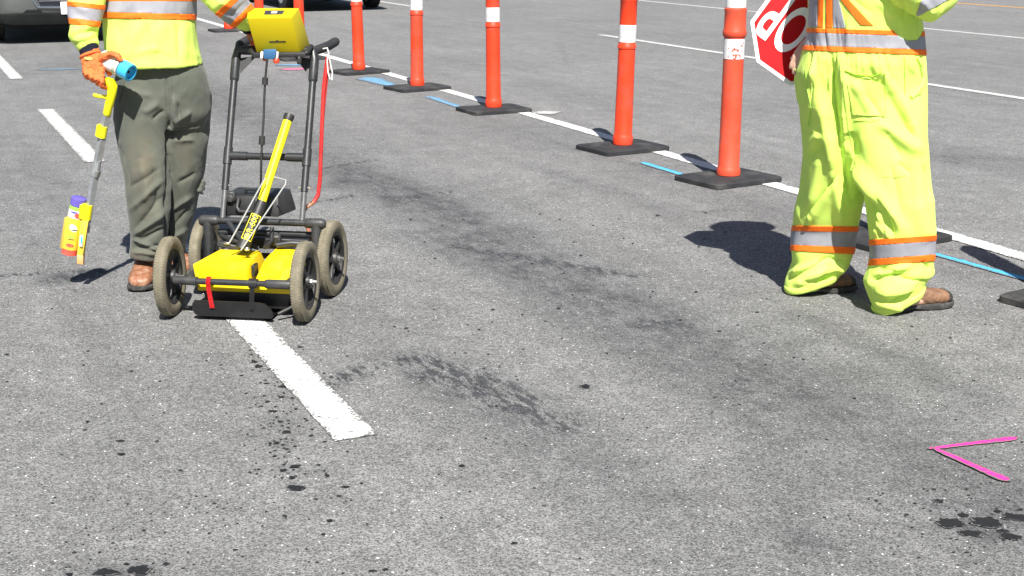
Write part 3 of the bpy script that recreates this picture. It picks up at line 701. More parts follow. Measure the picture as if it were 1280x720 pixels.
me.polygons.foreach_set('use_smooth', [True]*len(me.polygons))
WM[flagger.name] = WMF
tag(flagger, 'flagger in lime coveralls with orange and silver bands, standing beside the posts', 'person', 'road workers')
hard_hat(flagger, hc, hf, hr)
bm = bmesh.new(); loft(bm, [ring_pts(hc+Vector((0, 0, z))-hf*.012, hr*a, hf*b, 20, 2.2) for z, a, b in ((-.05, .070, .088), (0, .083, .098), (.06, .084, .102), (.1, .06, .07))]); obj('hair', bm, M_hair, flagger)
# coveralls
bm = bmesh.new()
loft(bm, [R2(1096, 391, 1146, 371, 5.25, .070), R2(1092, 386, 1154, 362, 5.25, .080), R2(1087, 371, 1160, 350, 5.25, .090), R2(1082, 352, 1168, 340, 5.25, .11), R2(1089, 332, 1165, 325, 5.25, .10), R2(1088, 312, 1167, 307, 5.25, .105), R2(1086, 290, 1168, 286, 5.25, .115),
          R2(1082, 250, 1166, 246, 5.26, .13), R2(1072, 205, 1160, 203, 5.28, .14), R2(1060, 170, 1157, 168, 5.30, .15), R2(1052, 135, 1157, 135, 5.33, .16), R2(1048, 100, 1155, 100, 5.35, .15)])
loft(bm, [R2(988, 364, 1040, 350, 5.53, .070), R2(982, 361, 1046, 343, 5.53, .080), R2(983, 352, 1052, 336, 5.53, .088), R2(986, 343, 1061, 331, 5.53, .10), R2(990, 328, 1064, 322, 5.53, .095), R2(988, 312, 1066, 310, 5.53, .10), R2(992, 285, 1071, 282, 5.53, .115), R2(993, 268, 1075, 265, 5.51, .13),
          R2(1000, 240, 1080, 238, 5.48, .15), R2(1004, 200, 1082, 200, 5.45, .175), R2(1003, 165, 1086, 165, 5.42, .18), R2(1000, 130, 1092, 130, 5.41, .18), R2(998, 100, 1092, 100, 5.42, .15)])
loft(bm, [R2(1004, 160, 1154, 160, 5.38, .16), R2(1001, 140, 1157, 140, 5.38, .18), R2(998, 118, 1158, 118, 5.38, .195), R2(997, 90, 1157, 92, 5.38, .205), R2(1003, 72, 1155, 75, 5.38, .22), R2(1010, 48, 1153, 52, 5.38, .212), R2(1012, 28, 1150, 30, 5.38, .218), R2(1013, 0, 1143, 0, 5.38, .23), R2(1012, -35, 1141, -35, 5.38, .24),
          R2(1014, -70, 1138, -70, 5.38, .245), R2(1026, -95, 1126, -95, 5.38, .19), R2(1046, -110, 1108, -110, 5.38, .09)])
limb(bm, [V(1082, -66, 5.25), V(1108, -55, 5.15), V(1138, -14, 5.13), V(1163, 4, 5.14), V(1172, -8, 5.18), V(1190, -40, 5.26)], [.09, .088, .082, .076, .074, .064], 20)
limb(bm, [V(1066, -66, 5.50), V(1060, -40, 5.52), V(1056, 4, 5.52), V(1040, 40, 5.50), V(1030, 50, 5.50)], [.09, .08, .068, .055, .05], 20)
cov = remesh(bm, .0052, 7, .55)
fold_list = []
random.seed(11)
for x in range(1014, 1152, 5):   # gathers under and above the belt
    k = 1.0 if x < 1068 else .5
    xx = x+random.uniform(-1.5, 1.5); fold_list.append((xx, 64, xx+random.uniform(-3, 4)+(6 if x > 1080 else 0), 64+random.uniform(26, 60 if x < 1066 else 34), random.choice((1, -1))*.007*k, random.uniform(1.7, 2.8)))
    fold_list.append((xx, 66, xx-random.uniform(0, 5), 20+random.uniform(0, 15), random.choice((1, -1))*.0035*k, random.uniform(1.8, 3)))
fold_list += [(1052, 74, 1060, 190, .022, 6), (1060, 180, 1098, 262, .014, 7), (1040, 75, 1048, 170, -.028, 8), (1046, 150, 1066, 250, -.018, 8), (1032, 78, 1030, 140, -.012, 4), (1022, 75, 1012, 150, .012, 6),
              (1093, 74, 1150, 180, .012, 7), (1062, 98, 1090, 145, .010, 5), (1075, 115, 1108, 152, -.010, 6), (1108, 118, 1148, 178, -.012, 6), (1098, 150, 1150, 195, .014, 7), (1105, 160, 1125, 200, -.010, 7), (1120, 205, 1140, 215, -.006, 5),
              (1028, 168, 1010, 185, .009, 6), (1030, 182, 1008, 194, -.009, 5), (1048, 218, 1006, 270, -.014, 2.4), (1060, 182, 1130, 294, .020, 8), (1078, 228, 1108, 294, -.016, 8), (1023, 100, 1040, 225, .014, 7), (1038, 215, 1054, 284, .012, 6), (1050, 110, 1064, 250, -.018, 9), (1042, 230, 1010, 274, .008, 6), (1150, 205, 1166, 250, -.012, 8), (1096, 240, 1120, 292, -.014, 6), (1088, 262, 1110, 296, .012, 5), (1140, 250, 1166, 300, .008, 10),
              (1096, 283, 1100, 298, -.007, 2.2), (1106, 282, 1110, 298, .007, 2.2), (1116, 286, 1118, 298, -.006, 2), (1012, 268, 1010, 282, .006, 2.4),
              (988, 350, 1040, 318, -.016, 4), (985, 341, 1030, 330, .014, 5), (992, 356, 1035, 338, .012, 4), (1000, 352, 1040, 350, -.012, 3.5), (1035, 322, 1060, 328, -.010, 3), (1015, 360, 1050, 340, -.012, 3),
              (1088, 352, 1128, 340, -.016, 4), (1092, 345, 1140, 333, .014, 5), (1120, 348, 1162, 352, -.014, 4), (1096, 366, 1150, 358, .016, 5), (1110, 378, 1155, 356, -.014, 4), (1092, 375, 1130, 388, .010, 4), (1098, 335, 1120, 340, -.010, 3), (1150, 326, 1164, 338, -.012, 3),
              (1138, 150, 1154, 290, .010, 8), (1112, 200, 1128, 292, -.008, 7), (1018, 95, 1010, 160, -.012, 5), (1024, 190, 1012, 262, .010, 6), (1122, 76, 1136, 150, .008, 6), (1100, 262, 1092, 296, .010, 5),
              (1098, -2, 1118, 26, .007, 5), (1060, -10, 1090, 20, -.006, 6), (1128, -5, 1134, 30, -.008, 4), (1150, 0, 1168, 20, .008, 4)]
folds(cov, [(a, b, c, d, A*1.45, w_) for a, b, c, d, A, w_ in fold_list])
lowmask = lambda co: np.clip((.36-co[:, 2])/.2, .35, 1.3)
wrinkle(cov, .014, (6, 6, 4.5), 3.0, True, lowmask); wrinkle(cov, .008, (10, 10, 2.6), 9.0, False)
coveralls = obj('coveralls', cov, M_lime, flagger, smooth=180)
covw = cov.copy(); covw.transform(WMF)      # world-space copy to cut trims from
lA, lB = V(1028, 310, 5.53), V(1127, 310, 5.25)
legR = lambda c, n: (c.x-(lA.x+lB.x)/2)*(lB.x-lA.x)+(c.y-(lA.y+lB.y)/2)*(lB.y-lA.y) > 0
legL = lambda c, n: not legR(c, n)
torso_only = lambda c, n: (c-V(1160, 0, 5.15)).length > .165
trim_band(covw, coveralls, [(1010, 35, 1155, 39), (1010, 40.5, 1155, 45.5), (1010, 57, 1155, 62), (1010, 63, 1155, 69)], torso_only)
trim_band(covw, coveralls, [(985, 282, 1075, 283), (985, 288.5, 1075, 289.5), (985, 306, 1075, 309), (985, 313, 1075, 318)], lambda c, n: legL(c, n) and c.z < .6)
trim_band(covw, coveralls, [(1085, 300, 1168, 294), (1085, 307, 1168, 301), (1085, 324, 1168, 318), (1085, 332, 1168, 326)], lambda c, n: legR(c, n) and c.z < .6)
# back straps: vertical one at the left, diagonal one to the right of it
for nm, m_, qd, of in (('silver_band', M_silver_tape, [(1013, -60), (1023, -60), (1022, 34), (1011, 34)], .0035), ('orange_trim', M_orange_tape, [(1024, -60), (1031, -60), (1029, 34), (1023, 34)], .0035), ('orange_trim', M_orange_tape, [(1034, -60), (1040.5, -60), (1040.5, 35), (1033, 35)], .0035),
                       ('silver_band', M_silver_tape, [(1041.5, -30), (1048, -3), (1076, 33), (1058, 35), (1041.5, 35)], .0035), ('orange_trim', M_orange_tape, [(1049, -3), (1059, -3), (1091, 32), (1076, 31)], .0036)):
    b2 = qcut(covw, qd, of, lambda c, n: facing()(c, n) and torso_only(c, n))
    if len(b2.faces): obj(nm, b2, m_, coveralls, smooth=180)
    else: b2.free()
arm_only = lambda c, n: (c-V(1160, 0, 5.15)).length < .16 and c.x > V(1138, 0, 5.2).x
for nm, m_, qd, of in (('silver_band', M_silver_tape, [(1142, 7), (1176, -14), (1190, -3), (1147, 20)], .0035),):
    b2 = qcut(covw, qd, of, lambda c, n: facing(.03)(c, n) and c.x > V(1138, 0, 5.2).x)
    if len(b2.faces): obj(nm, b2, m_, coveralls, smooth=180)
    else: b2.free(); print('no sleeve band')
def stitched_pocket(quad, off, name='pocket'):
    b2 = qcut(covw, quad, off, facing(.08))
    if len(b2.faces): return obj(name, b2, M_lime, coveralls, smooth=180)
    b2.free()
stitched_pocket([(1054, 86), (1066, 91), (1090, 93.5), (1105, 88), (1106, 146), (1066, 143)], .0055)
stitched_pocket([(1053, 85.5), (1066, 90), (1090, 92.5), (1106, 87), (1106, 93), (1090, 98), (1066, 96)], .0085, 'pocket_hem')
b2 = None
# slash pocket lip on the right hip and the bulging left pocket
bm = bmesh.new(); 
def on_surface(px, py, off=.0):
    """first point of the coveralls along the sight line"""
    return ray_hit(px, py, off)
from mathutils.bvhtree import BVHTree
bvh = BVHTree.FromPolygons([v.co.copy() for v in covw.vertices], [tuple(p.vertices) for p in covw.polygons])
def ray_hit(px, py, off=0.0, tree=None):
    d = ray(px, py).normalized(); h = (tree or bvh).ray_cast(Vector((0, 0, H)), d)
    return (h[0]+h[1]*off) if h[0] is not None else None
def seam(pts, r, mt, parent, name='seam', tree=None, off=.001, flat=1.0):
    P_ = []
    for (x0, y0), (x1, y1) in zip(pts[:-1], pts[1:]):
        k = max(2, int(math.hypot(x1-x0, y1-y0)/3))
        for i in range(k):
            h = ray_hit(x0+(x1-x0)*i/k, y0+(y1-y0)*i/k, off, tree)
            if h is not None: P_.append(h)
    if len(P_) < 3: return None
    b_ = bmesh.new(); tube(b_, P_, r, 6); return obj(name, b_, mt, parent)
seam([(1146, 72), (1152, 84), (1154, 96), (1150, 108), (1143, 118), (1136, 124)], .009, M_lime, coveralls, 'pocket_lip', off=.002)
seam([(1150, 84), (1153, 97), (1148, 110), (1138, 122), (1150, 117), (1155, 106)], .005, M_lime_seam_shade, coveralls, 'pocket_opening_shade', off=.001)  # darker green strip painted in as the shade inside the slash pocket
M_thread_shade = mat('lime_stitch_and_shade', (.30, .50, .03), .9)  # dark thread colour, also used to paint shade along the slash pocket
seam([(1055, 88), (1068, 92.5), (1090, 95), (1105, 90)], .0026, M_thread_shade, coveralls, off=.0045)
seam([(1105.5, 92), (1106, 146)], .0022, M_thread_shade, coveralls, off=.0005)
seam([(1148, 76), (1153.5, 88), (1153, 102), (1147, 113), (1137, 122)], .0035, M_thread_shade, coveralls, 'pocket_edge_shade', off=.001)  # dark line drawn in as shade along the slash pocket edge
seam([(1130, 72), (1130.5, 100), (1131, 122)], .0022, M_thread_shade, coveralls, off=.0005)
seam([(1068, 150), (1088, 152), (1104, 149)], .0024, M_lime_seam_shade, coveralls, off=.0005)
seam([(1104, 221), (1120, 222), (1136, 219)], .0016, M_lime_seam_shade, coveralls, off=.0005)
seam([(1054, 72), (1053, 100), (1060, 160), (1072, 215)], .002, M_lime_seam_shade, coveralls, off=.0005)
seam([(1007, 86), (1009, 110), (1014, 135), (1010, 160)], .002, M_lime_seam_shade, coveralls, off=.0005)
bm = bmesh.new(); loft(bm, [R2(996, 86, 1014, 83, 5.50, .05), R2(993.5, 90, 1014, 88, 5.50, .055), R2(994.5, 110, 1016, 110, 5.5, .06), R2(998, 130, 1018, 130, 5.5, .055), R2(1003, 150, 1016, 150, 5.5, .03)])
pk = remesh(bm, .006, 5); wrinkle(pk, .006, (14, 14, 10), 2); obj('side_pocket', pk, M_lime, coveralls, smooth=180)
bm = bmesh.new(); tube(bm, ring_pts(V(1004, 85.5, 5.5), (V(1014.5, 84, 5.5)-V(994, 87.5, 5.5))/2, Vector((0, .053, 0)), 20)+[ring_pts(V(1004, 85.5, 5.5), (V(1014.5, 84, 5.5)-V(994, 87.5, 5.5))/2, Vector((0, .053, 0)), 20)[0]], .006, 6); obj('pocket_hem', bm, M_lime, coveralls)
# turned-up hems
for rr in ((R2(1093, 391, 1153, 364, 5.25, .080), R2(1091, 385, 1155, 357, 5.25, .083)), (R2(982, 363, 1046, 345, 5.53, .080), R2(982, 358, 1048, 339, 5.53, .083))):
    bm = bmesh.new(); c0 = sum((Vector(p) for p in rr[0]), Vector())/len(rr[0]); c1 = sum((Vector(p) for p in rr[1]), Vector())/len(rr[1])
    def sc(r_, c_, k, dz=0): return [c_+(p-c_)*k+Vector((0, 0, dz+.006*noise.noise(p*14))) for p in r_]
    loft(bm, [sc(rr[0], c0, .93, -.004), sc(rr[0], c0, 1.0, -.008), sc(rr[0], c0, 1.05, .002), sc(rr[1], c1, 1.045, 0), sc(rr[1], c1, 1.0, .004), sc(rr[1], c1, .92, 0)], cap=False, closed=True)
    bmesh.ops.subdivide_edges(bm, edges=bm.edges[:], cuts=1, use_grid_fill=True, smooth=.6)
    obj('hem', bm, M_lime, coveralls, smooth=180)
boot(flagger, G(1109, 390), G(1184, 382), M_leather, M_sole, .30)
boot(flagger, G(991, 367.5), G(1065, 362), M_leather, M_sole, .29)
# ------------------------------------------------------------------ the stop paddle
SD = 5.64
sc_ = V(1003.5, 41.6, SD); k = (V(1103.5, 41.6, SD)-sc_).length/100
R_ = 66.8*k; Ap = R_*math.cos(math.pi/8)
stop = thing('stop_paddle', "red octagonal stop paddle held upside down at the flagger's back", 'stop sign', sc_)
# the board leans away at its top and is turned a little; local x runs along the lettering, z out of its face
psi, tau, rot = -.1, .25, rad(-34.7)
e1 = Vector((math.cos(psi), math.sin(psi), 0)); aw = Vector((-math.sin(psi), math.cos(psi), 0)); e2 = Vector((0, 0, 1))*math.cos(tau)+aw*math.sin(tau)
xa = -(e1*math.cos(rot)+e2*math.sin(rot)); ya = -(e2*math.cos(rot)-e1*math.sin(rot)); za = xa.cross(ya)
SM = Matrix((( xa.x, ya.x, za.x, sc_.x), (xa.y, ya.y, za.y, sc_.y), (xa.z, ya.z, za.z, sc_.z), (0, 0, 0, 1)))
def octo(r): return [(r*math.cos(math.pi/8+i*math.pi/4), r*math.sin(math.pi/8+i*math.pi/4)) for i in range(8)]
bm = bmesh.new(); prism(bm, octo(R_), -.004, .004); bm.transform(SM); obj('sign_board', bm, M_signwhite, stop, smooth=0)
for zf in (1, -1):
    bm = bmesh.new(); prism(bm, octo(R_*.925), .0042 if zf > 0 else -.0062, .0062 if zf > 0 else -.0042); bm.transform(SM); face_o = obj('sign_face', bm, M_signred, stop, smooth=0)
    tm = text_mesh('STOP', R_*1.30, bold=R_*.022, depth=.001, sx=.50)
    tm.transform(SM @ Matrix.Translation((0, 0, .0075)) if zf > 0 else SM @ Matrix.Rotation(math.pi, 4, 'Y') @ Matrix.Translation((0, 0, .0075)))
    obj('lettering', tm, M_signwhite, face_o, smooth=0)
bm = bmesh.new(); tube(bm, [SM @ Vector((0, -Ap*.2, -.019)), SM @ Vector((0, -Ap-.30, -.019))], .0125, 14); obj('handle', bm, mat('wooden_handle', (.45, .30, .16), .6, var=.25), stop)
# ------------------------------------------------------------------ the worker with the marking wand
W0 = G(200, 350); ML = Matrix.Translation((W0.x, W0.y, 0))
bm = bmesh.new(); hc = V(190, -160, 5.72); face = Vector((.25, -1, 0)).normalized()
hf, hr = head(bm, hc, face)
Xl = Vector((1, 0, 0)); Yl = Vector((0, 1, 0))
limb(bm, [hc-Vector((0, 0, .11)), V(190, -95, 5.78)], [.056, .062])
loft(bm, [ring_pts(V(x, y, 5.79), Xl*a, Yl*b, 24, 2.3) for x, y, a, b in ((204, 150, .12, .085), (204, 115, .155, .10), (198, 70, .145, .10), (190, 20, .15, .10), (189, -30, .17, .10), (189, -70, .16, .085), (190, -92, .08, .055))])
wrR = V(112, 62, 5.56); wrL = V(316, 36, 5.80)
limb(bm, [V(189, -65, 5.78), V(140, -62, 5.74), V(112, -6, 5.66), wrR], [.055, .054, .040, .027])
limb(bm, [V(189, -65, 5.78), V(240, -62, 5.76), V(270, -8, 5.66), V(306, 26, 5.74)], [.055, .054, .040, .027])
limb(bm, [V(182, 120, 5.77), V(183, 220, 5.71), V(181, 320, 5.72)], [.075, .055, .036]); limb(bm, [V(232, 120, 5.83), V(230, 220, 5.88), V(217, 320, 5.95)], [.075, .055, .036])
for hl, tt in ((G(185, 347), G(176, 361)), (G(219, 331), G(225, 340))):
    f = (tt-hl).normalized(); limb(bm, [hl+f*.03+Vector((0, 0, .06)), hl+f*.12+Vector((0, 0, .055)), hl+f*.20+Vector((0, 0, .042))], [.03, .03, .024])
def grip_hand(bm, k=1.0, cuffs=False):
    """right hand closed round the wand grip; index and thumb also pinch the spray can"""
    kn = [(107.5, 89), (114, 89.5), (120.5, 90.5), (127, 91)]
    loft(bm, [ring_pts(V(x, y, D), (V(x+1, y-.25, D)-V(x, y, D)).normalized()*a*k, Vector((0, -1, .1)).normalized()*b*k, 16, 2.5) for x, y, D, a, b in ((111.5, 60, 5.56, .036, .030), (113, 67, 5.55, .038, .030), (115, 73, 5.54, .043, .030), (117, 81, 5.53, .047, .027), (117.5, 89, 5.525, .047, .024), (117.5, 93, 5.525, .042, .018))])
    for i, (x, y) in enumerate(kn):
        e = (6.5, 10, 13, 17)[i]
        tube(bm, [V(x+1, y-5, 5.525), V(x, y, 5.505), V(x+.6, y+e*.65, 5.487), V(x+1.6, y+e+1, 5.50), V(x+5, y+e+1.5, 5.535), V(x+8, y+e-4, 5.55)], [.0110*k, .0108*k, .0105*k, .0102*k, .0098*k, .009*k], 10, round_end=True)
    tube(bm, [V(122, 76, 5.535), V(131, 70.5, 5.51), V(140, 67, 5.50), V(147, 69.5, 5.495), V(151, 75, 5.495)], [.019*k, .0165*k, .0135*k, .012*k, .010*k], 10, round_end=True)
    tube(bm, [V(125, 84, 5.54), V(133, 82, 5.555), V(137, 92, 5.55)], [.015*k, .016*k, .012*k], 10, round_end=True)
grip_hand(bm, .72)
hand_at(bm, V(306, 26, 5.74), (V(330, 52, 5.82)-V(306, 26, 5.74)), (.2, -.3, 1), -1, 1.0, .9)
me = remesh(bm, .005, 3); me.transform(ML.inverted()); me.materials.append(M_skin)
me.polygons.foreach_set('use_smooth', [True]*len(me.polygons))
worker = bpy.data.objects.new('person', me); COL.objects.link(worker); worker.location = (W0.x, W0.y, 0); WM[worker.name] = ML
tag(worker, 'worker in yellow jacket, olive trousers and orange gloves behind the cart', 'person', 'road workers')
hard_hat(worker, hc, hf, hr)
bm = bmesh.new(); loft(bm, [ring_pts(hc+Vector((0, 0, z))-hf*.012, hr*a, hf*b, 20, 2.2) for z, a, b in ((-.05, .070, .086), (0, .083, .096), (.06, .084, .100), (.1, .06, .07))]); obj('hair', bm, M_hair, worker)
# trousers
bm = bmesh.new()
loft(bm, [R2(164, 321, 200, 325, 5.70, .062), R2(162, 316, 203, 320, 5.70, .066), R2(164, 305, 207, 308, 5.70, .068), R2(164, 290, 210, 292, 5.70, .073), R2(160, 260, 213, 260, 5.70, .084), R2(156, 215, 213, 215, 5.71, .095), R2(148, 175, 212, 175, 5.73, .105), R2(144, 150, 212, 150, 5.75, .115), R2(143, 120, 214, 120, 5.76, .12), R2(146, 90, 218, 90, 5.78, .11)])
loft(bm, [R2(203, 330, 228, 330, 5.93, .052), R2(202, 322, 231, 322, 5.93, .056), R2(200, 300, 233, 300, 5.90, .07), R2(201, 275, 241, 275, 5.89, .08), R2(202, 250, 247, 250, 5.88, .09), R2(203, 220, 254, 220, 5.86, .10), R2(203, 175, 260, 175, 5.84, .11), R2(206, 150, 262, 150, 5.85, .118), R2(203, 120, 263, 120, 5.82, .125), R2(200, 95, 257, 95, 5.80, .11)])
loft(bm, [R2(152, 160, 256, 160, 5.80, .11), R2(146, 140, 262, 140, 5.79, .125), R2(145, 115, 263, 115, 5.79, .13), R2(147, 90, 258, 90, 5.79, .125), R2(156, 60, 238, 60, 5.79, .115)])
tr = remesh(bm, .0055, 6, .55)
folds(tr, [(a, b, c, d, A*1.4, w_*.72) for a, b, c, d, A, w_ in [(212, 140, 211, 235, -.028, 4), (211, 225, 209, 320, -.02, 4.5), (207, 95, 210, 145, -.012, 3), (216, 120, 222, 160, .014, 4), (205, 138, 190, 150, -.012, 4), (200, 130, 178, 140, .009, 5), (218, 150, 240, 140, .012, 4), (216, 165, 250, 155, -.010, 4),
           (222, 128, 226, 150, -.012, 3), (214, 178, 245, 175, .008, 5), (160, 112, 190, 120, .006, 5), (160, 235, 200, 210, -.010, 5), (162, 262, 205, 225, .012, 5), (168, 285, 206, 245, -.012, 5), (166, 296, 208, 262, .012, 5), (170, 305, 206, 285, -.012, 4), (165, 300, 200, 312, .012, 3.5),
           (166, 310, 202, 306, -.012, 3), (164, 316, 200, 318, .008, 3), (176, 200, 184, 260, .012, 8), (190, 210, 200, 260, -.010, 6), (222, 230, 246, 215, -.008, 4), (214, 265, 240, 245, .010, 4), (212, 285, 238, 262, -.010, 4), (210, 300, 232, 285, .010, 4), (150, 180, 160, 240, -.008, 4)]])
wrinkle(tr, .005, (7, 7, 7), 5.0, True); wrinkle(tr, .0025, (26, 26, 14), 15.0, True); lap(tr, 1, .4)
co = get_co(tr); px, py = proj(co)
paint(tr, 'soil', np.clip(.95*np.exp(-((px-178)/16)**2-((py-205)/34)**2)+.5*np.exp(-((px-186)/14)**2-((py-265)/30)**2)+.45*np.exp(-((px-232)/14)**2-((py-200)/40)**2)+.5*(py > 312), 0, 1))
trousers = obj('trousers', tr, M_olive, worker, smooth=180)
trw = tr.copy(); trw.transform(ML); bvt = BVHTree.FromPolygons([v.co.copy() for v in trw.vertices], [tuple(p.vertices) for p in trw.polygons])
M_olive_dk = mat('olive_stitching', (.05, .055, .042), .9)
seam([(214, 86), (214.5, 105), (213, 122), (211.5, 138)], .003, M_olive, trousers, 'fly_seam', bvt, .0005)
seam([(158, 95), (152, 118), (148, 132)], .0016, M_olive_dk, trousers, 'pocket_seam', bvt, .0003)
bm = bmesh.new()
for (x, y, D, s) in ((252, 232, 5.86, 1), (250, 238, 5.85, .9), (254, 227, 5.86, .7)):
    tube(bm, [V(x-5, y-3, D), V(x, y, D-.01), V(x+3*s, y+4*s, D)], [.012*s, .016*s, .008*s], 8, round_end=True)
pk = remesh(bm, .004, 2); paint(pk, 'soil', [0.0]*len(pk.vertices)); obj('torn_pocket_flap', pk, M_olive, trousers, smooth=180)
# jacket
bm = bmesh.new()
loft(bm, [R2(130, 81.5, 252, 81.5, 5.78, .158), R2(130, 79.5, 252, 79.5, 5.78, .162), R2(132, 72, 250, 74, 5.78, .160), R2(131, 60, 248, 62, 5.78, .160), R2(130, 40, 245, 40, 5.78, .155), R2(130, 20, 243, 20, 5.78, .150), R2(131, 0, 243, 0, 5.78, .145), R2(130, -40, 246, -40, 5.78, .145), R2(130, -72, 246, -72, 5.78, .13), R2(146, -96, 232, -96, 5.78, .10), R2(168, -108, 212, -108, 5.78, .06)])
jk = remesh(bm, .0055, 5)
folds(jk, [(172, 28, 160, 80, .010, 6), (186, 30, 178, 78, -.008, 6), (205, 28, 190, 70, .006, 7), (222, 28, 224, 78, -.010, 4), (228, 28, 232, 80, .007, 5), (150, 26, 146, 76, -.006, 5), (170, 68, 200, 60, .006, 4), (150, 22, 190, 18, .003, 3), (200, 20, 235, 24, -.003, 3), (190, 66, 220, 74, -.004, 4)])
wrinkle(jk, .006, (8, 8, 5), 4, True); wrinkle(jk, .003, (20, 20, 12), 8, False); lap(jk, 1, .4)
jacket = obj('jacket', jk, M_lime, worker, smooth=180); jkw = jk.copy(); jkw.transform(ML)
trim_band(jkw, jacket, [(125, -6, 250, -6), (125, 1.5, 250, 1.5), (125, 15, 250, 18), (125, 22.5, 250, 25)])
seam([(219, 28), (221, 50), (223, 79)], .0022, M_lime_seam_shade, jacket, 'side_seam', BVHTree.FromPolygons([v.co.copy() for v in jkw.vertices], [tuple(p.vertices) for p in jkw.polygons]), .0004)
bmR = bmesh.new(); limb(bmR, [V(150, -66, 5.74), V(132, -52, 5.72), V(110, -10, 5.64), V(108, 8, 5.61), V(106.5, 30, 5.585), V(105, 45, 5.57), V(108, 52, 5.565)], [.078, .080, .073, .071, .062, .060, .048], 22)
bmL = bmesh.new(); limb(bmL, [V(236, -66, 5.75), V(250, -52, 5.73), V(268, -14, 5.64), V(279, -2, 5.63), V(296, 14, 5.68), V(308, 24, 5.72)], [.078, .078, .072, .070, .062, .052], 22)
slv = []
for b_, fl in ((bmR, [(90, 45, 122, 36, -.008, 3), (90, 52, 118, 42, .008, 3), (90, 38, 122, 30, .006, 3)]), (bmL, [(290, 22, 304, 2, -.006, 3), (296, 27, 312, 10, .006, 3)])):
    sm_ = remesh(b_, .005, 4); folds(sm_, fl); wrinkle(sm_, .008, (14, 14, 14), 6, True); lap(sm_, 1, .4)
    so_ = obj('sleeve', sm_, M_lime, worker, smooth=180); sw = sm_.copy(); sw.transform(ML); slv.append((so_, sw))
trim_band(slv[0][1], slv[0][0], [(80, 1, 135, 7), (80, 7, 135, 13), (80, 22, 135, 28), (80, 29, 135, 35)])
trim_band(slv[1][1], slv[1][0], [(268, 18, 306, -18), (274, 23, 316, -18), (284, 34, 326, -8), (290, 38, 332, -4)][::1])
bm = bmesh.new(); tube(bm, [V(107.5, 48, 5.565), V(110, 57, 5.56), V(112.5, 67, 5.555)], [.043, .041, .038], 22); obj('knit_cuff', bm, M_navy, slv[0][0])
bm = bmesh.new(); tube(bm, [V(303, 20, 5.715), V(308, 28, 5.745), V(312, 34, 5.77)], [.044, .040, .036], 20); obj('knit_cuff', bm, M_navy, slv[1][0])
bm = bmesh.new(); grip_hand(bm, 1.0); gl = remesh(bm, .0028, 2); wrinkle(gl, .0045, (60, 60, 60), 1, True); glv = obj('glove', gl, M_glove, worker, smooth=180)
bm = bmesh.new(); tube(bm, ring_pts(V(113, 69, 5.55), (V(124, 65, 5.55)-V(102, 73, 5.55))/2, Vector((0, -.036, .01)), 18, 2.3)+ring_pts(V(113, 69, 5.55), (V(124, 65, 5.55)-V(102, 73, 5.55))/2, Vector((0, -.036, .01)), 18, 2.3)[:1], .0065, 8); obj('glove_cuff', bm, M_glove, glv)
bm = bmesh.new(); box(bm, V(110.5, 73.5, 5.506), (.034, .005, .012), Matrix.Rotation(rad(8), 3, 'Y'), .002); obj('wrist_badge', bm, mat('pale_badge', (.55, .50, .16), .6, var=.4, vscale=120), glv)
bm = bmesh.new(); hand_at(bm, V(310, 30, 5.76), (V(330, 54, 5.83)-V(310, 30, 5.76)), (.2, -.3, 1), -1, 1.1, .9, 1.25); gl = remesh(bm, .003, 2); obj('glove', gl, M_glove, worker, smooth=180)
boot(worker, G(186, 344), G(176, 363), M_leather_red, M_sole, .30, cap=False, width=.056)
boot(worker, G(218, 328), G(227, 341), M_leather_red, M_sole, .29, cap=False, width=.052)
# ------------------------------------------------------------------ marking wand and cans
wt, wb = V(137, 110, 5.54), V(99.5, 318, 5.62)
wand = thing('marking_wand', 'paint marking wand with yellow pistol grip, gripped in the orange glove', 'marking wand', (wb.x, wb.y, 0))
def W(px, py, o=0.0):
    t = (py-110)/(318-110); return V(px, py, 5.54+(5.62-5.54)*t+o)
bm = bmesh.new(); tube(bm, [W(134.5, 138), W(122, 202)], .0175, 4, ref=(1, 0, 0)); tube(bm, [W(122.4, 200), W(118.8, 220)], .016, 12)
tube(bm, [W(120, 212), W(107, 290)], .0165, 4, ref=(1, 0, 0)); obj('shaft', bm, M_zinc, wand, smooth=30)
bm = bmesh.new(); tube(bm, [W(121.8, 213), W(119.6, 219.5)], .017, 14); obj('collar', bm, M_steel, wand)
bm = bmesh.new(); tube(bm, [W(133, 101, .005), W(138, 103), W(140.5, 108), W(139.5, 118), W(136.5, 130), W(134, 141)], [.016, .021, .021, .0185, .0175, .0165], 14, round_end=True, flat=1.15); gr_ = obj('pistol_grip', bm, M_yellow_pole, wand)
bm = bmesh.new(); tube(bm, [W(137, 122, -.006), W(130, 121, -.01), W(124, 120.5, -.01), W(118.5, 119, -.01)], [.012, .0085, .0085, .008], 10, round_end=True); obj('trigger', bm, M_yellow_pole, gr_)
bm = bmesh.new(); tube(bm, [W(128.8, 157), W(126.2, 171)], .021, 14); tube(bm, [W(124.6, 157, -.01), W(122.6, 170, -.01)], .012, 10); obj('clip', bm, M_yellow_pole, wand)
bm = bmesh.new(); tube(bm, [W(109.5, 255), W(107, 273)], .024, 16); tube(bm, [W(104, 256, -.012), W(102.5, 272, -.012)], .014, 12); obj('clip', bm, M_yellow_pole, wand)
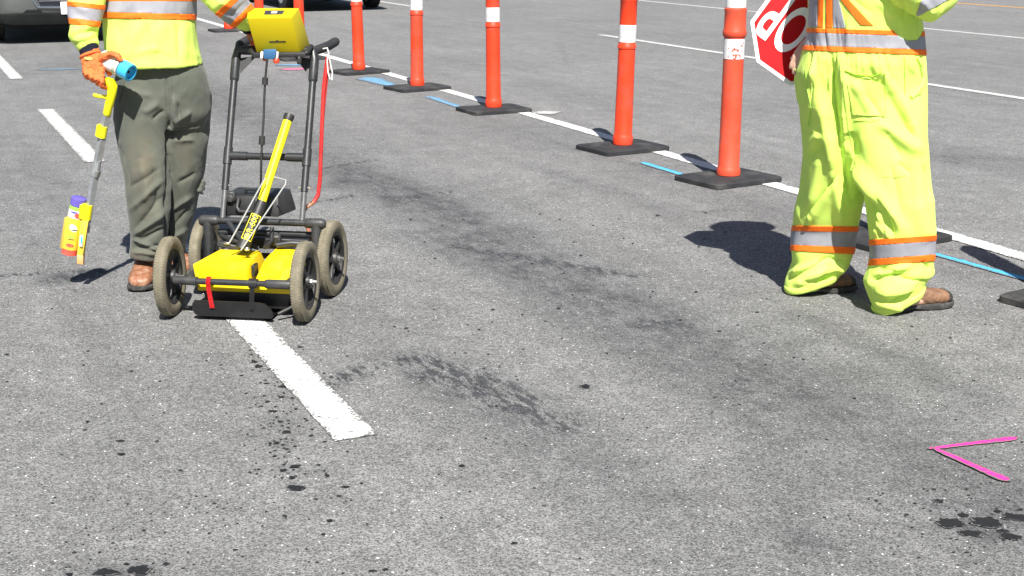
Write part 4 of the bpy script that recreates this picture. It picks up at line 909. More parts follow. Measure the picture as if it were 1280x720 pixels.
# holder cage round the can: side plate, tongue and hoop
bm = bmesh.new(); hexa(bm, [W(74.5, 309, .01), W(78, 311, -.028), W(80.5, 311, -.024), W(77, 309, .012), W(80.5, 272, .01), W(84.5, 274, -.028), W(88.5, 272, -.024), W(85, 270.5, .012)], .001); obj('side_plate', bm, M_yellow_soft, wand)
bm = bmesh.new(); hexa(bm, [W(96, 318, -.035), W(103.5, 320, -.035), W(106, 319, .01), W(99, 317, .01), W(100.5, 276, -.035), W(110.5, 276, -.035), W(111.5, 275, .01), W(103, 275, .01)], .002); obj('side_plate', bm, M_yellow_soft, wand)
bm = bmesh.new(); hexa(bm, [W(96, 330, -.035), W(104, 331, -.035), W(105.5, 330.5, -.005), W(98, 329.5, -.005), W(96, 317.5, -.036), W(104, 319.5, -.036), W(106.2, 318.5, .008), W(98.4, 316.5, .008)], .002); obj('tip_guard', bm, M_tongue, wand)
bm = bmesh.new(); box(bm, W(101.5, 301, -.040), (.014, .003, .050), Matrix.Rotation(rad(9), 3, 'Y'), .001); obj('sticker', bm, M_can_pale, wand)
bm = bmesh.new(); box(bm, W(101.8, 300, -.0425), (.007, .002, .026), Matrix.Rotation(rad(9), 3, 'Y'), .0005); obj('sticker_print', bm, M_canblue, wand)
# inverted can in the holder
cb, ct = W(86.5, 317, .0), W(99, 247, .012); ax = (ct-cb).normalized(); Lc = (ct-cb).length
can = thing('spray_can', 'yellow spray can with purple cap, upside down in the wand holder', 'spray can', (cb.x, cb.y, cb.z), 0, 'marking paint cans')
CM = axisM(cb, ct)
rc = .0335
def seg(name, m_, r0, z0, z1, parent, r1=None, bulge=0.0, n=24):
    b_ = bmesh.new(); lathe(b_, [(r0*.9, z0*Lc), (r0, z0*Lc+.002), ((r1 or r0), z1*Lc-.002), ((r1 or r0)*.9, z1*Lc)], n, CM); return obj(name, b_, m_, parent)
seg('can_body', M_can_yel, rc, .10, .66, can)
seg('can_base_ring', M_can_red, rc*1.0, .0, .115, can); seg('label_band', M_can_pale, rc*.985, .655, .80, can); seg('label_stripe', M_can_green, rc*.975, .795, .86, can); seg('cap', M_purple, rc*.96, .862, 1.0, can, rc*.94)
def decal(name, m_, th, z, wd, hg, parent, CMx=CM, r=rc, Lx=Lc, skew=0.0):
    """small printed shape wrapped on a can; th is the angle about the axis towards the viewer"""
    b_ = bmesh.new(); n = 8; loc = CMx.inverted() @ Vector((0, 0, H)); a0 = math.atan2(loc.y, loc.x)
    pts = [(math.cos(t), math.sin(t)) for t in np.linspace(0, 2*math.pi, 17)[:-1]]
    vs = []
    for x, y in pts:
        a = a0+th+(x*wd+skew*y)/r; vs.append(b_.verts.new(CMx @ Vector((math.cos(a)*r, math.sin(a)*r, z*Lx+y*hg))))
    c = b_.verts.new(CMx @ Vector((math.cos(a0+th)*(r+.0002), math.sin(a0+th)*(r+.0002), z*Lx)))
    for i in range(len(vs)): b_.faces.new((vs[i], vs[(i+1) % len(vs)], c))
    return obj(name, b_, m_, parent)
decal('label_print', M_can_pale, -.05, .50, .017, .017, can, r=rc+.0008, skew=-.006); decal('label_print', M_can_dark, .12, .47, .013, .003, can, r=rc+.0014, skew=.004)
decal('label_print', M_can_green, -.2, .34, .017, .005, can, r=rc+.0008); decal('label_print', M_can_dark, -.1, .30, .014, .0022, can, r=rc+.0012, skew=.004)
decal('label_print', M_can_red, -.15, .19, .018, .008, can, r=rc+.0008); decal('label_print', M_can_red, .25, .72, .015, .011, can, r=rc+.0006)
decal('label_print', M_purple, -.3, .77, .016, .004, can, r=rc+.0006)
# can held in the glove
c0, c1 = V(129, 73, 5.555), V(164, 91.5, 5.50)
can2 = thing('spray_can', 'white spray can with bright blue cap pinched in the orange glove', 'spray can', c0, 0, 'marking paint cans')
CM = axisM(c0, c1); Lc = (c1-c0).length; r2 = .0355
seg('can_body', M_canwhite, r2, .0, .66, can2); seg('can_rim', M_carplastic, r2*.97, .655, .70, can2)
bm = bmesh.new(); lathe(bm, [(r2*1.0, .69*Lc), (r2*1.04, .70*Lc), (r2*1.02, .985*Lc), (r2*.96, 1.0*Lc), (r2*.80, 1.0*Lc), (r2*.78, .90*Lc), (r2*.3, .89*Lc)], 28, CM); cap_o = obj('cap', bm, M_canblue, can2)
bm = bmesh.new(); lathe(bm, [(.005, .88*Lc), (.006, .93*Lc), (.004, .94*Lc)], 12, CM); obj('nozzle', bm, M_blackp, cap_o)
bm = bmesh.new(); lathe(bm, [(r2*1.003, .50*Lc), (r2*1.006, .505*Lc), (r2*1.006, .60*Lc), (r2*1.003, .605*Lc)], 28, CM); obj('label_band', bm, mat('grey_print', (.45, .52, .40), .4, var=.5, vscale=90), can2)
# ------------------------------------------------------------------ the radar cart
cart = thing('survey_cart', 'black tube cart on four dusty wheels carrying a yellow ground radar', 'survey cart', G(299, 397), rad(-8.5))
CW = WM[cart.name]
def L(x, y, z): return CW @ Vector((x, y, z))
bm = bmesh.new()
def CP(px, py, D): return V(px, py, D)
# wheel built about local x axis
def wheel_parts(parent, first=None):
    rr = .157; n = 48
    bmT = bmesh.new(); tprof = [(-.017, rr-.047), (-.023, rr-.036), (-.0245, rr-.018), (-.019, rr-.005), (-.009, rr), (0, rr+.001), (.009, rr), (.019, rr-.005), (.0245, rr-.018), (.023, rr-.036), (.017, rr-.047)]
    rings = [[Vector((x, r*math.cos(a), r*math.sin(a))) for x, r in tprof] for a in np.linspace(0, 2*math.pi, n, endpoint=False)]
    loft(bmT, rings, closed=True)
    # tread blocks
    for k in range(84):
        a = 2*math.pi*k/84
        for s in (-1, 0, 1):
            aa = a+(math.pi/84 if s else 0)
            c = Vector((s*.0135, (rr-.0005-abs(s)*.0025)*math.cos(aa), (rr-.0005-abs(s)*.0025)*math.sin(aa)))
            box(bmT, c, (.0085, .0058, .0045), Matrix.Rotation(aa-math.pi/2, 3, 'X') @ Matrix.Rotation(rad(25*(1 if k % 2 else -1)), 3, 'Z'))
    bmR = bmesh.new(); rp = [(-.016, rr-.046), (.016, rr-.046), (.019, rr-.050), (.014, rr-.060), (-.014, rr-.060), (-.019, rr-.050)]
    loft(bmR, [[Vector((x, r*math.cos(a), r*math.sin(a))) for x, r in rp] for a in np.linspace(0, 2*math.pi, n, endpoint=False)], closed=True)
    for k in range(5):
        a = 2*math.pi*k/5+.3; d = Vector((0, math.cos(a), math.sin(a))); sd = Vector((0, -math.sin(a), math.cos(a)))
        loft(bmR, [ring_pts(d*t, sd*w_, Vector((th, 0, 0)), 8, 4) for t, w_, th in ((.012, .020, .012), (.05, .012, .009), (rr-.055, .016, .010))])
    lathe(bmR, [(.026, -.022), (.028, -.018), (.028, .018), (.024, .024)], 20, Matrix.Rotation(math.pi/2, 4, 'Y'))
    bmB = bmesh.new(); lathe(bmB, [(.010, .022), (.013, .024), (.013, .030), (.007, .032), (.007, .046), (.004, .048)], 6, Matrix.Rotation(math.pi/2, 4, 'Y'))
    return bmT, bmR, bmB
TW = .276; WB = .39; AZ = .158
bmT, bmR, bmB = wheel_parts(None)
proto = None
for (x, y, s, ph) in ((-TW, 0, -1, 0), (TW, 0, 1, .5), (-TW, WB, -1, 1.1), (TW, WB, 1, .2)):
    if proto is None:
        wo = obj('wheel', bmR, M_rim, cart, local=True); ty = obj('tyre', bmT, M_tyre, wo, local=True, smooth=30); hb = obj('hub_bolt', bmB, M_steel, wo, local=True); proto = (wo, ty, hb)
    else:
        wo = proto[0].copy(); COL.objects.link(wo); wo.parent = cart
        for c in proto[1:]:
            d = c.copy(); COL.objects.link(d); d.parent = wo
    wo.location = (x, y, AZ); wo.rotation_euler = (ph, 0, rad(2.5 if (y == 0) else -1.5)); 
    if s < 0: wo.rotation_euler = (ph, 0, rad(5 if y == 0 else 1))
ty = None
def pipe(name, pts, r, m_=M_tube, n=14, parent=cart, **k):
    b_ = bmesh.new(); tube(b_, [L(*p) for p in pts], r, n, **k); return obj(name, b_, m_, parent)
pipe('front_bar', [(-TW+.035, -.035, .152), (TW-.05, -.035, .152)], .0125)
pipe('fitting', [(-TW+.03, -.03, .152), (-TW+.125, -.035, .152)], .0175, M_fitting); pipe('fitting', [(TW-.14, -.035, .152), (TW-.055, -.035, .152)], .0185, M_fitting, round_end=True)
pipe('axle', [(-TW, 0, AZ), (-TW+.06, 0, AZ)], .008, M_steel); pipe('axle', [(TW-.06, 0, AZ), (TW, 0, AZ)], .008, M_steel)
pipe('side_rail', [(-TW+.075, -.012, .152), (-TW+.085, .12, .165), (-TW+.08, WB-.06, .165)], .016, M_fitting); pipe('side_rail', [(TW-.07, -.012, .150), (TW-.06, .12, .155), (TW-.055, WB-.05, .160)], .0135)
pipe('rear_axle_bar', [(-TW+.02, WB, AZ), (TW-.02, WB, AZ)], .012); pipe('axle', [(-TW, WB, AZ), (-TW+.05, WB, AZ)], .008, M_steel); pipe('axle', [(TW-.05, WB, AZ), (TW, WB, AZ)], .008, M_steel)
M_legs = mat('scuffed_grey_tube', (.12, .122, .125), .35, metal=.3, spec=.6, var=.3, vscale=30)
b_ = bmesh.new(); box(b_, L(.01, .335, .225), (.37, .018, .045), CW.to_3x3(), .004); obj('cross_plate', b_, M_blackp, cart)
# upright frame
HZ = .318; HY = .325
pipe('crossbar', [(-.235, HY, HZ), (.235, HY, HZ)], .0145); pipe('crossbar', [(-.2, HY+.03, .262), (.215, HY+.03, .262)], .014)
for s in (-1, 1):
    pipe('corner_fitting', [(s*.252, HY, HZ), (s*.20, HY, HZ)], .0215, M_fitting, round_end=True)
    pipe('post', [(s*.232, HY, HZ-.005), (s*.232, HY-.02, .150)], [.0215, .0205], M_fitting if s > 0 else M_tube)
# handle: two legs, corner elbows, cross tube and grip
hb0, hb1 = (-.168, HY, HZ), (-.172, .60, .985)
def leg_at(s, t): return (s*.168+(.002*s), HY+(.60-HY)*t, HZ+(.985-HZ)*t)
for s in (-1, 1):
    pipe('handle_leg', [leg_at(s, 0), leg_at(s, .22)], .0115, M_legs); pipe('handle_leg', [leg_at(s, .18), leg_at(s, .97)], .0150)
    pipe('sleeve_fitting', [leg_at(s, .33), leg_at(s, .43)], .0185, M_tube)
    pipe('bolt', [tuple(Vector(leg_at(s, .205))+Vector((-.026, 0, 0))), tuple(Vector(leg_at(s, .205))+Vector((.026, 0, 0)))], .0055, M_steel, 8)
    pipe('elbow', [leg_at(s, .84), leg_at(s, .955), tuple(Vector(leg_at(s, 1))+Vector((-s*.006, 0, .003))), tuple(Vector(leg_at(s, 1))+Vector((-s*.03, 0, .006))), tuple(Vector(leg_at(s, 1))+Vector((-s*.075, 0, .006)))], .0195, M_tube, round_end=True)
    b_ = bmesh.new(); a0 = Vector(leg_at(s, .99)); v = [L(*(a0+Vector((-s*.015, dy, -.02)))) for dy in (-.004, .004)]+[L(*(a0+Vector((-s*.09, dy, -.008)))) for dy in (-.004, .004)]+[L(*(Vector(leg_at(s, .86))+Vector((-s*.016, dy, 0)))) for dy in (-.004, .004)]
    vv = [b_.verts.new(p) for p in v]
    for f in ((0, 2, 4), (1, 5, 3), (0, 1, 3, 2), (2, 3, 5, 4), (4, 5, 1, 0)): b_.faces.new([vv[i] for i in f])
    obj('gusset', b_, M_fitting, cart, smooth=0)
c1_ = leg_at(1, 1); c0_ = leg_at(-1, 1)
pipe('top_bar', [(c0_[0]+.05, c0_[1], c0_[2]+.006), (c1_[0]-.05, c1_[1], c1_[2]+.006)], .0145)
pipe('handlebar_grip', [(c1_[0]-.01, c1_[1]+.005, c1_[2]+.004), (c1_[0]+.03, c1_[1]+.10, c1_[2]+.02), (c1_[0]+.035, c1_[1]+.19, c1_[2]+.03)], .0195, M_rubber, round_end=True)
pipe('handlebar_grip', [(c0_[0]+.01, c0_[1]+.005, c0_[2]+.004), (c0_[0]-.02, c0_[1]+.10, c0_[2]+.02), (c0_[0]-.02, c0_[1]+.19, c0_[2]+.03)], .0195, M_rubber, round_end=True)
pipe('mid_bar', [(leg_at(-1, .4)[0], leg_at(-1, .38)[1], leg_at(-1, .38)[2]), (leg_at(1, .4)[0], leg_at(1, .38)[1], leg_at(1, .38)[2])], .0150)
for s in (-1, 1): pipe('sleeve_fitting', [(s*.16, leg_at(1, .38)[1], leg_at(1, .38)[2]), (s*.085, leg_at(1, .38)[1], leg_at(1, .38)[2])], .0185, M_tube)
# radar antenna body, low between the wheels
def zbox(name, pts, m_, parent, bev=.006):
    b_ = bmesh.new(); hexa(b_, [L(*p) for p in pts], bev, 2); return obj(name, b_, m_, parent, smooth=35)
ant = zbox('antenna_base', [(-.135, .03, .03), (.19, .03, .03), (.20, .36, .03), (-.14, .36, .03), (-.160, .02, .105), (.215, .02, .105), (.215, .37, .105), (-.160, .37, .105)], M_blackp, cart, .01)
zbox('antenna_lid', [(-.168, .005, .102), (.215, .010, .100), (.225, .37, .100), (-.168, .37, .100), (-.164, .01, .142), (.215, .014, .142), (.225, .37, .142), (-.164, .37, .142)], M_yellow, cart, .006)
zbox('electronics_box', [(-.176, .012, .140), (.040, .012, .140), (.046, .25, .140), (-.170, .25, .140), (-.184, .012, .208), (.034, .012, .208), (.012, .25, .214), (-.158, .25, .214)], M_yellow, cart, .003)
b_ = bmesh.new(); prof = [(.012, .140), (.014, .152), (.08, .166), (.14, .180), (.19, .203), (.23, .218), (.285, .220), (.29, .140)]
va = [b_.verts.new(L(.062, y, z)) for y, z in prof]; vb = [b_.verts.new(L(.218, y, z+(.0 if i in (0, 7) else -.004))) for i, (y, z) in enumerate(prof)]
b_.faces.new(va); b_.faces.new(vb[::-1])
for i in range(len(va)): b_.faces.new((va[i], vb[i], vb[(i+1) % 8], va[(i+1) % 8]))
bmesh.ops.bevel(b_, geom=b_.edges[:], offset=.011, segments=3, affect='EDGES'); shell = obj('ramp_cover', b_, M_yellow, cart, smooth=35)
b_ = bmesh.new(); tube(b_, [L(.175, .26, .207), L(.155, .18, .190), L(.18, .10, .170), L(.175, .028, .146)], [.022, .020, .024, .018], 12, round_end=True); obj('cover_rib', b_, M_yellow, shell)
b_ = bmesh.new(); box(b_, L(.046, .08, .175), (.014, .05, .05), CW.to_3x3(), .003); obj('connector_block', b_, M_blackp, cart)
for x, y in ((-.12, .18), (0.01, .19)):
    b_ = bmesh.new(); lathe(b_, [(.004, .0), (.004, .003), (.002, .004)], 10, Matrix.Translation(L(x, y, .2085))); obj('screw', b_, M_blackp, cart)
# skid plate with turned-up front edge
b_ = bmesh.new(); rings = []
for y, z in ((-.045, .034), (-.042, .028), (-.036, .022), (-.026, .016), (.06, .012), (.38, .012)):
    x0, x1 = -.150, .145; rings.append((x0, x1, y, z))
vt = [[b_.verts.new(L(x0+(x1-x0)*k/8, y, z)) for k in range(9)] for x0, x1, y, z in rings]
for i in range(len(vt)-1):
    for k in range(8): b_.faces.new((vt[i][k], vt[i][k+1], vt[i+1][k+1], vt[i+1][k]))
r = bmesh.ops.solidify(b_, geom=b_.faces[:], thickness=.006); obj('skid_plate', b_, M_skid, cart, smooth=50)
b_ = bmesh.new(); pl_ = [(-.165, .070), (-.155, .082), (.105, .082), (.130, .076), (.150, .060), (.160, .040), (.160, .026), (.150, .018), (-.145, .018), (-.160, .026), (-.168, .045)]
va = [b_.verts.new(L(x, -.058-(z-.018)*.10, z)) for x, z in pl_]; vb = [b_.verts.new(L(x, -.050-(z-.018)*.10, z)) for x, z in pl_]
b_.faces.new(va); b_.faces.new(vb[::-1])
for i in range(len(va)): b_.faces.new((va[i], vb[i], vb[(i+1) % len(va)], va[(i+1) % len(va)]))
obj('skid_lip', b_, M_skid, cart, smooth=30)
def strap(name, x, m_, w_=.018, slant=0.0, z1=.07):
    b_ = bmesh.new(); pts = [(-.0515, .137), (-.054, .152), (-.047, .168), (-.035, .172), (-.023, .168)]
    a = [[b_.verts.new(L(x+s*w_/2, y, z)) for s in (-1, 1)] for y, z in pts[::-1]]
    a += [[b_.verts.new(L(x+slant*k+s*w_/2, -.0535-.016*k, .137+(z1-.137)*k)) for s in (-1, 1)] for k in (.0, .35, .7, 1.0)]
    for i in range(len(a)-1): b_.faces.new((a[i][0], a[i][1], a[i+1][1], a[i+1][0]))
    bmesh.ops.solidify(b_, geom=b_.faces[:], thickness=.003); return obj(name, b_, m_, cart)
strap('red_strap', -.100, M_red, .019, .018, .055); strap('black_strap', .078, M_blackp, .020, .0, .055)
pipe('clamp', [(.062, -.035, .152), (.095, -.035, .152)], .0195, M_blackp)
# drag arm right of the skid
pipe('drag_link', [(.17, -.03, .03), (.215, .0, .05), (.245, .05, .09)], .008, M_blackp, 10)
# black case on the crossbar, lid with latches and carry handle
cc = V(320, 252, 5.62); 
cl = CW.inverted() @ cc
case = zbox('battery_case', [(cl.x-.115, HY+.04, HZ+.012), (cl.x+.125, HY+.04, HZ+.012), (cl.x+.155, HY+.20, HZ+.012), (cl.x-.105, HY+.20, HZ+.012), (cl.x-.115, HY+.06, HZ+.095), (cl.x+.12, HY+.06, HZ+.095), (cl.x+.13, HY+.20, HZ+.105), (cl.x-.105, HY+.20, HZ+.105)], M_blackp, cart, .008)
for dx in (-.08, .06):
    b_ = bmesh.new(); box(b_, L(cl.x+dx, HY+.052, HZ+.092), (.040, .03, .045), CW.to_3x3(), .006); box(b_, L(cl.x+dx, HY+.038, HZ+.085), (.026, .014, .03), CW.to_3x3(), .004); obj('latch', b_, M_fitting, case)
b_ = bmesh.new(); tube(b_, [L(cl.x-.045, HY+.045, HZ+.085), L(cl.x-.05, HY+.03, HZ+.05), L(cl.x-.035, HY+.02, HZ+.035), L(cl.x+.02, HY+.02, HZ+.035), L(cl.x+.035, HY+.03, HZ+.05), L(cl.x+.03, HY+.045, HZ+.085)], .009, 10); obj('carry_handle', b_, M_blackp, case)
b_ = bmesh.new(); tube(b_, [L(cl.x-.035, HY+.09, HZ+.098), L(cl.x-.022, HY+.085, HZ+.118), L(cl.x+.015, HY+.085, HZ+.118), L(cl.x+.03, HY+.09, HZ+.098)], .007, 8); obj('cable_socket', b_, M_tube, case)
# clutter under the crossbar: bracket, hoses
b_ = bmesh.new(); box(b_, L(-.125, .27, .225), (.10, .03, .022), CW.to_3x3() @ Matrix.Rotation(rad(12), 3, 'Y'), .004); obj('bracket', b_, M_fitting, cart)
b_ = bmesh.new(); box(b_, L(-.13, .255, .238), (.03, .012, .012), CW.to_3x3(), .003); obj('latch', b_, M_steel, cart)
pipe('hose', [(-.17, .30, .26), (-.12, .27, .25), (-.06, .26, .24), (0, .27, .22)], .010, M_blackp, 10); pipe('hose', [(.05, .30, .30), (.06, .26, .25), (.05, .2, .24)], .009, M_blackp, 10)
pipe('hose', [(.08, .26, .236), (.14, .27, .245), (.2, .28, .24)], .013, M_tube, 10); pipe('stay', [(-.15, HY, HZ), (-.05, .24, .24)], .012, M_tube, 10)
b_ = bmesh.new(); box(b_, L(.07, .29, .252), (.04, .03, .05), CW.to_3x3() @ Matrix.Rotation(rad(20), 3, 'X'), .006); obj('grey_coupling', b_, M_fitting, cart)
# lift pole: yellow upper, black lower with printed label
P0, P1 = V(302, 312, 5.32), V(327.5, 252, 5.42); P2 = V(360.5, 148, 5.585)
pd = (P1-P0).normalized()
b_ = bmesh.new(); tube(b_, [P0, V(321, 268, 5.393)], .0275, 18); tube(b_, [V(320.5, 270, 5.39), P1], .0225, 18); pole = obj('lift_pole', b_, M_blackp, cart)
b_ = bmesh.new(); tube(b_, [P1-pd*.01, P2], .0185, 18); obj('yellow_tube', b_, M_yellow_pole, pole)
b_ = bmesh.new(); tube(b_, [P2-pd*.012, P2+(P2-P1).normalized()*.008, P2+(P2-P1).normalized()*.016], [.0195, .0225, .0215], 18); obj('end_cap', b_, M_blackp, pole)
# label: frame and lettering on the side of the pole towards the viewer
lc = (P0+V(321, 268, 5.393))/2; lc = P0+(V(321, 268, 5.393)-P0)*.60
vd = (Vector((0, 0, H))-lc).normalized(); zl = (vd-pd*vd.dot(pd)).normalized(); yl = zl.cross(pd)
LM = Matrix(((pd.x, yl.x, zl.x, lc.x), (pd.y, yl.y, zl.y, lc.y), (pd.z, yl.z, zl.z, lc.z), (0, 0, 0, 1)))
def wrapy(me_, R=.0282):
    for v in me_.vertices:
        a = v.co.y/R; v.co = Vector((v.co.x, math.sin(a)*(R+v.co.z), math.cos(a)*(R+v.co.z)))
b_ = bmesh.new(); hw, hh_, th = .056, .0225, .003
for (x0, x1, y0, y1) in ((-hw, hw, hh_-th, hh_), (-hw, hw, -hh_, -hh_+th), (-hw, -hw+th, -hh_+th, hh_-th), (hw-th, hw, -hh_+th, hh_-th)):
    k_ = 6; vs = [[b_.verts.new((x, y0+(y1-y0)*j/k_, .0006)) for j in range(k_+1)] for x in (x0, x1)]
    for j in range(k_): b_.faces.new((vs[0][j], vs[1][j], vs[1][j+1], vs[0][j+1]))
me = bpy.data.meshes.new('label_frame'); b_.to_mesh(me); b_.free(); wrapy(me); me.transform(LM)
M_label = mat('label_yellow', (.82, .74, .03), .5, var=.05)
obj('label_frame', me, M_label, pole, smooth=0)
tm = text_mesh('R-600', .034, 0, .0004, .95); tm.transform(Matrix.Translation((.014, 0, .0006))); wrapy(tm); tm.transform(LM); obj('label_lettering', tm, M_label, pole, smooth=0)
b_ = bmesh.new(); lathe(b_, [(.0125, 0), (.0125, .0008), (.011, .001)], 16); me = bpy.data.meshes.new('e'); b_.to_mesh(me); b_.free(); me.transform(Matrix.Translation((-.041, 0, .0006))); wrapy(me); me.transform(LM); obj('label_emblem', me, M_label, pole, smooth=0)
# wire bail
b_ = bmesh.new(); tube(b_, [V(287, 303, 5.28), V(329.5, 226, 5.40), V(332, 223.5, 5.41)], .0032, 8); tube(b_, [V(301, 313, 5.25), V(357, 230, 5.38), V(357.5, 225, 5.39), V(343, 221.5, 5.41)], .0032, 8); obj('wire_bail', b_, M_wire, cart)
b_ = bmesh.new(); lathe(b_, [(.010, 0), (.012, .006), (.008, .012)], 12, Matrix.Translation(V(309, 313, 5.27))); obj('bolt', b_, M_steel, cart)
# console: wedge shaped housing
Df = 5.66
A = [V(321, 67, Df), V(374.5, 66, Df), V(364.5, 21.7, Df-.085), V(308.6, 22.6, Df-.085)]   # BL BR TR TL of the face towards the viewer
bk = [V(334, 58, Df+.14), V(388, 57, Df+.14), V(373.8, 10.0, Df+.04), V(309.5, 9.6, Df+.04)]
b_ = bmesh.new(); hexa(b_, [A[0], A[1], bk[1], bk[0], A[3], A[2], bk[2], bk[3]], .004, 2); cons = obj('console', b_, M_yellow_box, cart, smooth=30)
def on_quad(q, u, v): return q[0]*(1-u)*(1-v)+q[1]*u*(1-v)+q[2]*u*v+q[3]*(1-u)*v
nf = (A[1]-A[0]).cross(A[3]-A[0]).normalized(); nf = nf if nf.y < 0 else -nf
def plate(q, u0, u1, v0, v1, nrm, th, m_, name, parent):
    b_ = bmesh.new(); p = [on_quad(q, u, v) for u, v in ((u0, v0), (u1, v0), (u1, v1), (u0, v1))]
    hexa(b_, [x-nrm*.002 for x in p]+[x+nrm*th for x in p]); return obj(name, b_, m_, parent, smooth=0)
plate(A, .36, .74, .31, .345, nf, .0012, M_blackp, 'slot', cons); plate(A, .53, .57, .345, .375, nf, .0012, M_blackp, 'slot', cons)
top = [A[3], A[2], bk[2], bk[3]]; nt_ = (top[1]-top[0]).cross(top[3]-top[0]).normalized(); nt_ = nt_ if nt_.z > 0 else -nt_
plate(top, .36, .75, .32, .70, nt_, .0012, M_fitting, 'recess', cons); plate(top, .50, .62, .42, .60, nt_, .002, M_canwhite, 'recess_badge', cons)
scr = [bk[0], bk[1], bk[2], bk[3]]; nb = -nf; plate(scr, .12, .88, .15, .88, (bk[1]-bk[0]).cross(bk[3]-bk[0]).normalized()*(1 if (bk[1]-bk[0]).cross(bk[3]-bk[0]).y > 0 else -1), .001, M_glass, 'screen', cons)
b_ = bmesh.new(); hexa(b_, [V(316, 73, Df-.015), V(382, 71.5, Df-.015), V(391, 63, Df+.15), V(326, 65, Df+.15), V(315, 66, Df-.015), V(382, 65.5, Df-.015), V(389.5, 57, Df+.155), V(325, 59, Df+.155)], .004); obj('console_tray', b_, M_blackp, cart, smooth=30)
for pa_, pb_ in ((V(317, 68, Df), V(314, 63, Df+.02)), (V(383, 66, Df), V(389, 58, Df+.05)), (V(374, 73, Df-.01), V(374, 78, Df-.01))):
    b_ = bmesh.new(); tube(b_, [pa_, pb_], .010, 10, round_end=True); obj('tray_clip', b_, M_blackp, cart)
b_ = bmesh.new(); hexa(b_, [V(330, 74, Df-.05), V(344, 74, Df-.05), V(343, 73, Df), V(331, 73, Df), V(328.5, 62, Df-.05), V(346, 61.5, Df-.05), V(345, 61, Df), V(330, 61.5, Df)], .004); plug = obj('cable_plug', b_, M_blue, cart)
for x in (327.5, 346.5):
    b_ = bmesh.new(); tube(b_, [V(x, 66, Df-.03), V(x-.5, 72, Df-.03)], .006, 8, round_end=True); obj('plug_screw', b_, M_signwhite, plug)
b_ = bmesh.new(); lathe(b_, [(.010, 0), (.013, .006), (.013, .014), (.009, .02)], 14, Matrix.Translation(V(345.5, 79, Df-.035))); obj('red_socket_cap', b_, mat('red_plastic', (.7, .06, .02), .4), cart)
cpts = [V(334, 74, Df-.045), V(333, 84, Df-.05), V(331.5, 100, Df-.05), V(330.5, 120, Df-.06), V(329.5, 150, Df-.08), V(327.5, 178, Df-.10), V(326.5, 205, Df-.11), V(326, 232, Df-.09), V(322, 245, Df-.06)]
b_ = bmesh.new(); tube(b_, cpts, .0048, 10); cable = obj('cable', b_, M_blackp, cart)
for a, c in (((331.6, 97, Df-.05), (331, 106, Df-.052)), ((327.8, 170, Df-.095), (327.2, 181, Df-.10))):
    b_ = bmesh.new(); tube(b_, [V(*a), V(*c)], .0125, 14); obj('ferrite', b_, M_blackp, cable)
# bent red rod hung on the handle
rp = [V(409.5, 72, 5.66), V(404.5, 110, 5.64), V(402, 170, 5.62), V(400, 225, 5.60), V(397.5, 244, 5.595), V(392, 253, 5.58)]
rod = thing('bent_rod', 'bent red steel rod with rusty lower end hung on the cart handle', 'steel rod', (rp[-1].x, rp[-1].y, 0))
b_ = bmesh.new(); tube(b_, rp, .0085, 12); tube(b_, [V(411.5, 74, 5.67), V(406.5, 120, 5.655), V(403.8, 150, 5.63)], .005, 8); obj('painted_length', b_, M_redrod, rod)
b_ = bmesh.new(); tube(b_, [V(392.3, 252.6, 5.58), V(383, 259, 5.56), V(378.5, 266, 5.55), V(379.5, 274, 5.545), V(385, 286, 5.54), V(389, 298, 5.53)], .0080, 12, round_end=True); obj('bare_length', b_, M_rust, rod)
b_ = bmesh.new()
tube(b_, [V(404, 61, 5.66), V(409, 60, 5.645), V(411, 66, 5.64), V(409, 76, 5.64), V(410, 90, 5.64), V(412.5, 99, 5.64)], .0030, 6); tube(b_, [V(410.5, 66, 5.645), V(413, 80, 5.645), V(415.5, 90, 5.645), V(415, 100, 5.645)], .0028, 6)
tag(obj('tied_string', b_, M_string), 'white string knotted round the right end of the handlebar', 'string')
